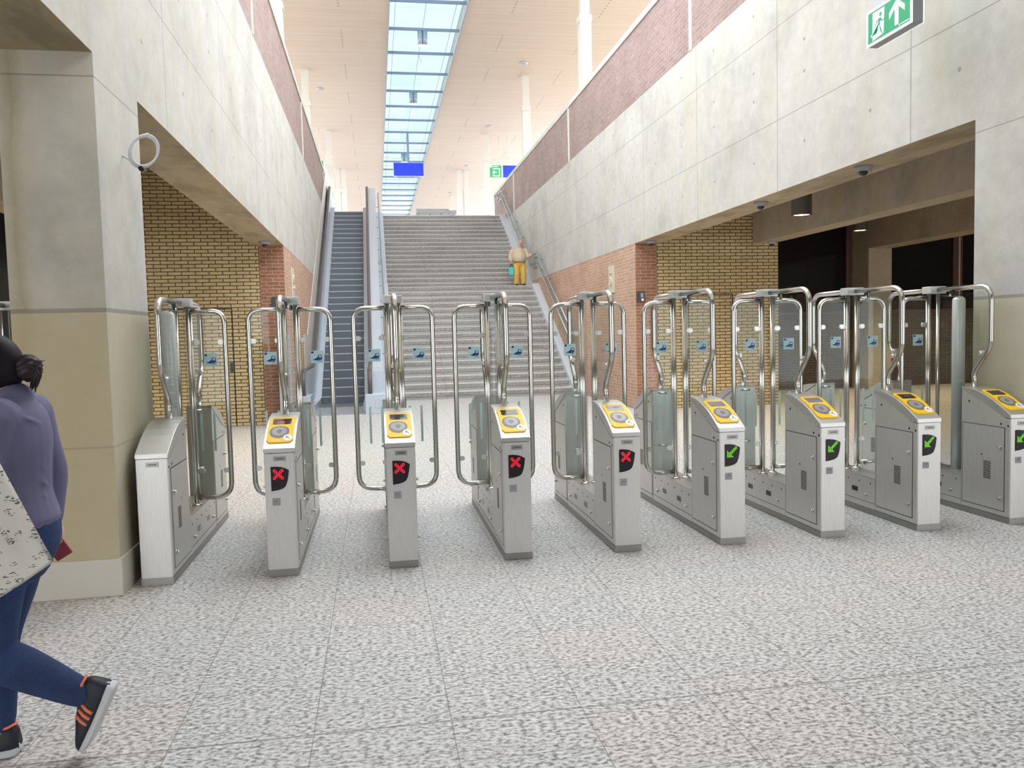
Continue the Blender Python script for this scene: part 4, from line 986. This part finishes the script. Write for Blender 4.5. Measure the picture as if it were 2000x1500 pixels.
def catmull(pts, n=6):
    P = [Vector(p) for p in pts]; P = [P[0]*2 - P[1]] + P + [P[-1]*2 - P[-2]]; out = []
    for i in range(1, len(P) - 2):
        for k in range(n):
            t = k/n; a, b, c, d = P[i-1], P[i], P[i+1], P[i+2]
            out.append(0.5*((2*b) + (c - a)*t + (2*a - 5*b + 4*c - d)*t*t + (3*b - a - 3*c + d)*t**3))
    out.append(P[-2]); return out
def limb(mb, pts, m, seg=24, n=6, caps=True):
    """pts: (x, y, z, r) or (x, y, z, r_x, r_y); a smooth tapering limb with rounded ends."""
    q = [(p[0], p[1], p[2], p[3], p[4] if len(p) > 4 else p[3]) for p in pts]
    c = catmull([p[:3] for p in q], n); rr = catmull([(p[3], p[4], 0) for p in q], n); N_ = len(c); rings = []
    for i in range(N_):
        t = (c[min(i+1, N_-1)] - c[max(i-1, 0)]).normalized()
        u = Vector((1, 0, 0)); u = u - t*u.dot(t)
        if u.length < 0.3: u = Vector((0, 0, 1)) - t*t.z
        u.normalize(); v = t.cross(u)
        rings.append([mb.bm.verts.new(c[i] + u*rr[i].x*math.cos(a) + v*rr[i].y*math.sin(a)) for a in (2*PI*k/seg for k in range(seg))])
    fs = []
    for a, b in zip(rings, rings[1:]):
        for k in range(seg): fs.append(mb.bm.faces.new((a[k], a[(k+1) % seg], b[(k+1) % seg], b[k])))
    fs += [mb.bm.faces.new(list(reversed(rings[0]))), mb.bm.faces.new(rings[-1])]
    mb._fin(fs, m, True)
    if caps:
        for i in (0, -1):
            p = q[i]; rm = min(p[3], p[4]); mb.ell(p[:3], p[3]*0.97, p[4]*0.97, rm*0.97, m, 3)
    return mb
def lerp(a, b, t): return tuple(a[i]*(1 - t) + b[i]*t for i in range(3))

# woman striding to the left, cut by the picture's edge (facing -x)
WX, WY = -1.50, 3.32
wm = thing('person', 'woman with dark hair bun, lavender top and jeans striding left past the column', 'person', (WX, WY, 0))
Rw = Matrix.Rotation(-PI/2, 3, 'Z') @ Matrix.Rotation(0.25, 3, 'X')
HC = (0.062, 0, 1.525)
spine = [(0.12, 0, 0.86), (0.112, 0, 1.02), (0.118, 0, 1.14), (0.125, 0, 1.27), (0.128, 0, 1.37)]
hipN, kneeN, ankN = (0.09, -0.08, 0.84), (0.030, -0.07, 0.445), (0.355, -0.06, 0.245)
hipF, kneeF, ankF = (0.09, 0.08, 0.84), (-0.005, 0.06, 0.47), (-0.010, 0.03, 0.10)
shN, elN, wrN = (0.125, -0.150, 1.335), (0.07, -0.175, 1.10), (-0.13, -0.15, 0.98)
shF, elF, wrF = (0.135, 0.155, 1.33), (0.185, 0.175, 1.09), (0.185, 0.14, 0.895)
mb = MB()
limb(mb, [(*spine[0], 0.12, 0.13), (*spine[1], 0.10, 0.12), (*spine[2], 0.10, 0.125), (*spine[3], 0.10, 0.14), (*spine[4], 0.07, 0.10)], 'skin')
limb(mb, [(*spine[4], 0.06, 0.065), (0.115, 0, 1.42, 0.050, 0.052), (0.085, 0, 1.49, 0.050, 0.052)], 'skin')
for h, k, a in ((hipN, kneeN, ankN), (hipF, kneeF, ankF)): limb(mb, [(*h, 0.082), (*lerp(h, k, 0.5), 0.070), (*k, 0.052), (*lerp(k, a, 0.35), 0.052), (*a, 0.036)], 'skin', n=3)
for h, k, a in ((shN, elN, wrN), (shF, elF, wrF)): limb(mb, [(*h, 0.050), (*lerp(h, k, 0.5), 0.043), (*k, 0.036), (*lerp(k, a, 0.4), 0.034), (*a, 0.025)], 'skin', n=3)
head_geo(mb, HC, Rw, 0.22)
hand_geo(mb, wrN, (-0.8, 0.05, -0.4), (0.3, 1, 0), curl=0.9, sc=0.95, thumb=1)
hand_geo(mb, wrF, (0.22, -0.06, -0.9), (-0.3, -1, 0), curl=0.8, sc=0.95, thumb=-1)
fuse(mb, 'body', wm, 0.007); eyes(HC, Rw, 0.22, wm)
mb = MB()
limb(mb, [(0.118, 0, 0.985, 0.128, 0.150), (0.120, 0, 0.88, 0.143, 0.165), (0.105, 0, 0.80, 0.130, 0.160)], 'denim')
limb(mb, [(*hipN, 0.105), (0.055, -0.078, 0.66, 0.096), (0.035, -0.07, 0.52, 0.084), (0.040, -0.07, 0.435, 0.080), (0.13, -0.065, 0.375, 0.079), (0.245, -0.06, 0.305, 0.066), (0.325, -0.06, 0.258, 0.054)], 'denim')
limb(mb, [(*hipF, 0.105), (0.045, 0.075, 0.66, 0.094), (0.0, 0.06, 0.47, 0.076), (-0.005, 0.045, 0.30, 0.068), (-0.008, 0.035, 0.14, 0.058)], 'denim')
fuse(mb, 'jeans', wm, 0.008)
mb = MB()
limb(mb, [(0.122, 0, 0.925, 0.142, 0.168), (0.113, 0, 1.03, 0.126, 0.155), (0.118, 0, 1.14, 0.123, 0.155), (0.124, 0, 1.25, 0.124, 0.168), (0.130, 0, 1.34, 0.104, 0.150), (0.135, 0, 1.395, 0.070, 0.085)], 'lavender')
limb(mb, [(*lerp(shF, (0.12, 0, 1.33), 0.25), 0.078), (*shF, 0.072), (*lerp(shF, elF, 0.5), 0.062), (*elF, 0.056), (*lerp(elF, wrF, 0.5), 0.050), (*lerp(elF, wrF, 0.93), 0.042)], 'lavender', n=4)
limb(mb, [(*lerp(shN, (0.12, 0, 1.33), 0.25), 0.078), (*shN, 0.072), (*lerp(shN, elN, 0.5), 0.062), (*elN, 0.056), (*lerp(elN, wrN, 0.5), 0.050), (*lerp(elN, wrN, 0.93), 0.042)], 'lavender', n=4)
for k in range(7):                        # drawn folds across the back and sleeve
    a = 1.30 - k*0.055; limb(mb, [(0.215 - 0.02*k/7, -0.10 + 0.01*k, a + 0.03, 0.006), (0.228, -0.04, a, 0.012), (0.226, 0.03, a - 0.035, 0.008)], 'lavender', 10, 4)
fuse(mb, 'top', wm, 0.007)
mb = MB(); bm = mb.bm
r = bmesh.ops.create_uvsphere(bm, u_segments=64, v_segments=36, radius=1.0)
dele = []
for v in r['verts']:
    d = v.co.copy()
    if (d.y < -0.35 and d.z < 0.55) or d.z < -0.80: dele.append(v)
    wv = 1 + 0.010*math.sin(26*math.atan2(d.x, d.z) + 3*d.y)
    v.co = Vector(HC) + Rw @ (Vector((d.x*0.086*wv, d.y*0.108*wv, d.z*0.122*wv)) + Vector((0, 0.004, 0.004)))
bmesh.ops.delete(bm, geom=dele, context='VERTS'); mb._fin(bm.faces[:], 'hair', True); hair = mb.build('hair', wm)
hair.modifiers.new('thick', 'SOLIDIFY').thickness = 0.012
mb = MB(); BC = Vector((0.188, 0.0, 1.515)); r = bmesh.ops.create_icosphere(mb.bm, subdivisions=4, radius=1.0)
for v in r['verts']:
    d = v.co.copy(); a = math.atan2(d.z, d.y); k = 1 + 0.06*math.sin(11*a + 5*d.x) + 0.03*math.sin(23*a)
    v.co = BC + Vector((d.x*0.048*k, d.y*0.050*k, d.z*0.050*k))
mb._fin(mb.bm.faces[:], 'bun', True)
for k in range(9):
    q = random.uniform(-0.025, 0.025); x0 = BC.x + random.uniform(0.005, 0.032)
    mb.tube([(x0, BC.y + q, BC.z + 0.01), (x0 + 0.014, BC.y + q*1.1, BC.z - 0.03), (x0 + 0.002, BC.y + q, BC.z - 0.07 - random.uniform(0, 0.025))], [0.010, 0.008, 0.002], 8, 'bun')
mb.tube([(BC.x + 0.03, BC.y - 0.03, BC.z + 0.02), (BC.x + 0.075, BC.y - 0.035, BC.z + 0.028)], [0.0025, 0.0008], 6, 'hair')
mb.build('hair_bun', wm)
aN = Vector(ankN)
shoe(wm, aN + Vector((0.105, 0, 0.03)), aN + Vector((-0.02, 0, -0.225)), (-1, 0, 0.35))
aF = Vector(ankF); shoe(wm, (aF.x + 0.072, aF.y, 0.004), (aF.x - 0.18, aF.y, 0.0), (0, 0, 1))

# tote on the near shoulder
tb = thing('tote_bag', 'white cotton tote with small dark print, slung on the shoulder of the striding woman', 'bag', (WX, WY, 0))
mb = MB(); bm = mb.bm; nu, nv = 26, 30
TL, TR_, BR, BL = Vector((-0.11, 1.17)), Vector((0.195, 1.205)), Vector((0.358, 0.842)), Vector((-0.06, 0.61))
def tote_pt(side, a, v):
    p = (TL*(1-a) + TR_*a)*(1-v) + (BL*(1-a) + BR*a)*v; u = 2*a - 1
    b = max(0.0, 1 - abs(u)**2.5)*(0.018 + 0.050*math.sin(PI*min(1, v*0.92)))*(1 - v**7)
    fold = (0.012*math.sin(u*8 + 2*v) + 0.006*math.sin(u*19))*(1 - v)**0.7
    dz = -0.015*math.sin(PI*a)*v
    return (p.x, -0.315 + side*b + fold, p.y + dz)
for side in (-1, 1):
    g_ = [[bm.verts.new(tote_pt(side, i/nu, j/nv)) for i in range(nu + 1)] for j in range(nv + 1)]
    for j in range(nv):
        for i in range(nu): bm.faces.new((g_[j][i], g_[j][i+1], g_[j+1][i+1], g_[j+1][i]))
bmesh.ops.remove_doubles(bm, verts=bm.verts[:], dist=0.0008); bmesh.ops.recalc_face_normals(bm, faces=bm.faces[:]); mb._fin(bm.faces[:], 'tote', True)
bg_ = mb.build('bag_body', tb); bg_.modifiers.new('thick', 'SOLIDIFY').thickness = 0.003
for side in (-1, 1):
    mb = MB(); x_ = 0.075 + side*0.03
    mb.tube(catmull([(x_, -0.315 + side*0.012, 1.16), (x_ + 0.012, -0.295, 1.25), (0.105 + side*0.015, -0.250, 1.34), (0.118, -0.195, 1.408), (0.125, -0.13, 1.420)], 5), 0.024, 10, 'dark_cloth', flat=0.3); mb.build('strap', tb)
wl = tag(MB().box(-0.032, 0.032, -0.010, 0.010, -0.048, 0.048, 'wallet', 0.005).build('wallet', None, (WX + 0.212, WY + 0.115, 0.790)), 'dark red wallet held in the trailing hand of the striding woman', 'wallet'); wl.rotation_euler = (0.1, -0.5, 0.3)

# older man on the landing, hand on the rail
MX, MY = 4.66, 25.85
mn = thing('person', 'grey-haired man in tan jacket and mustard trousers standing on the stair landing', 'person', (MX, MY, ZL))
Rm = Matrix.Rotation(0.10, 3, 'Z') @ Matrix.Rotation(0.45, 3, 'X'); HM = (0.048, -0.10, 1.40)
hL, kL, aL = (0.10, 0.02, 0.72), (0.115, -0.02, 0.40), (0.115, 0.02, 0.07)
hR, kR, aR = (-0.10, 0.02, 0.72), (-0.105, 0.0, 0.40), (-0.10, 0.03, 0.07)
sL, eL, wL = (0.205, 0.01, 1.14), (0.275, -0.06, 0.95), (0.355, -0.22, 0.985)
sR, eR, wR = (-0.205, 0.01, 1.14), (-0.285, 0.02, 0.97), (-0.285, -0.05, 0.815)
mb = MB()
limb(mb, [(0, 0.02, 0.74, 0.15, 0.12), (0, 0.01, 0.90, 0.16, 0.14), (0.01, 0, 1.05, 0.16, 0.12), (0.02, 0, 1.17, 0.10, 0.07)], 'skin_old')
limb(mb, [(0.02, 0, 1.17, 0.065), (0.035, -0.03, 1.25, 0.056), (0.045, -0.06, 1.32, 0.054)], 'skin_old')
for h, k, a in ((hL, kL, aL), (hR, kR, aR)): limb(mb, [(*h, 0.08), (*k, 0.055), (*a, 0.036)], 'skin_old')
for h, k, a in ((sL, eL, wL), (sR, eR, wR)): limb(mb, [(*h, 0.052), (*k, 0.040), (*a, 0.026)], 'skin_old')
head_geo(mb, HM, Rm, 0.235, 'skin_old')
hand_geo(mb, wL, (0.40, -0.6, 0.10), (0.1, 0.0, -1), 'skin_old', 0.9, 0.95, 1)
hand_geo(mb, wR, (0.02, -0.05, -1), (1, 0, 0), 'skin_old', 1.1, 0.95, 1)
fuse(mb, 'body', mn, 0.008); eyes(HM, Rm, 0.235, mn)
mb = MB()
limb(mb, [(0, 0.0, 0.84, 0.195, 0.165), (0.0, 0.015, 0.74, 0.195, 0.15)], 'mustard')
for h, k, a in ((hL, kL, aL), (hR, kR, aR)): limb(mb, [(h[0], h[1], 0.70, 0.108, 0.115), (*k, 0.096), (*lerp(k, a, 0.6), 0.088), (*a, 0.086)], 'mustard', caps=False)
fuse(mb, 'trousers', mn, 0.010)
mb = MB()
limb(mb, [(0.0, -0.005, 0.80, 0.200, 0.185), (0.0, -0.015, 0.88, 0.225, 0.205), (0.005, -0.01, 1.0, 0.222, 0.185), (0.012, 0, 1.12, 0.205, 0.150), (0.02, -0.005, 1.20, 0.13, 0.11), (0.03, -0.02, 1.25, 0.085, 0.085)], 'tan', caps=False)
for h, k, a in ((sL, eL, wL), (sR, eR, wR)): limb(mb, [(*lerp(h, (0, 0, 1.12), 0.3), 0.09), (*h, 0.086), (*k, 0.074), (*lerp(k, a, 0.85), 0.056)], 'tan')
jk = fuse(mb, 'jacket', mn, 0.010)
mb = MB(); mb.tube(catmull([(0.022, -0.118, 1.19), (0.008, -0.165, 1.08), (0.0, -0.212, 0.95), (0.0, -0.214, 0.86), (0.0, -0.188, 0.785)], 4), 0.006, 6, 'cladding'); mb.build('zip', jk)
mb = MB(); limb(mb, [(0, -0.005, 0.79, 0.192, 0.178), (0, -0.005, 0.765, 0.190, 0.176)], 'rubber_hi', caps=False); mb.build('waistband', jk)
mb = MB(); bm = mb.bm; r = bmesh.ops.create_uvsphere(bm, u_segments=32, v_segments=20, radius=1.0); dele = []
for v in r['verts']:
    d = v.co.copy()
    if (d.y < 0.05 and d.z < 0.66) or d.z < -0.45: dele.append(v)
    v.co = Vector(HM) + Rm @ Vector((d.x*0.083, d.y*0.106, d.z*0.126))
bmesh.ops.delete(bm, geom=dele, context='VERTS'); mb._fin(bm.faces[:], 'grey_hair', True); h_ = mb.build('hair', mn); h_.modifiers.new('thick', 'SOLIDIFY').thickness = 0.006
for a in (aL, aR):
    a = Vector(a); shoe(mn, (a.x, a.y + 0.075, 0), (a.x*1.12, a.y - 0.19, 0), (0, 0, 1), False, upper='shoe', sole='shoe')
cb = thing('carrier_bag', 'small turquoise bag with black handles hanging from the hand of the man on the stairs', 'bag', (MX - 0.285, MY - 0.055, ZL))
mb = MB(); mb.prism([(-0.07, 0.36), (0.07, 0.36), (0.078, 0.62), (0.02, 0.625), (-0.078, 0.62)], -0.04, 0.04, 'Y', 'turquoise', 0.012); mb.build('bag_body', cb)
for s in (-1, 1):
    mb = MB(); mb.tube(fillet([(-0.045, s*0.03, 0.61), (-0.02, s*0.008, 0.715), (0.02, s*0.008, 0.715), (0.045, s*0.03, 0.61)], 0.03, 5), 0.010, 8, 'black'); mb.build('handle', cb)
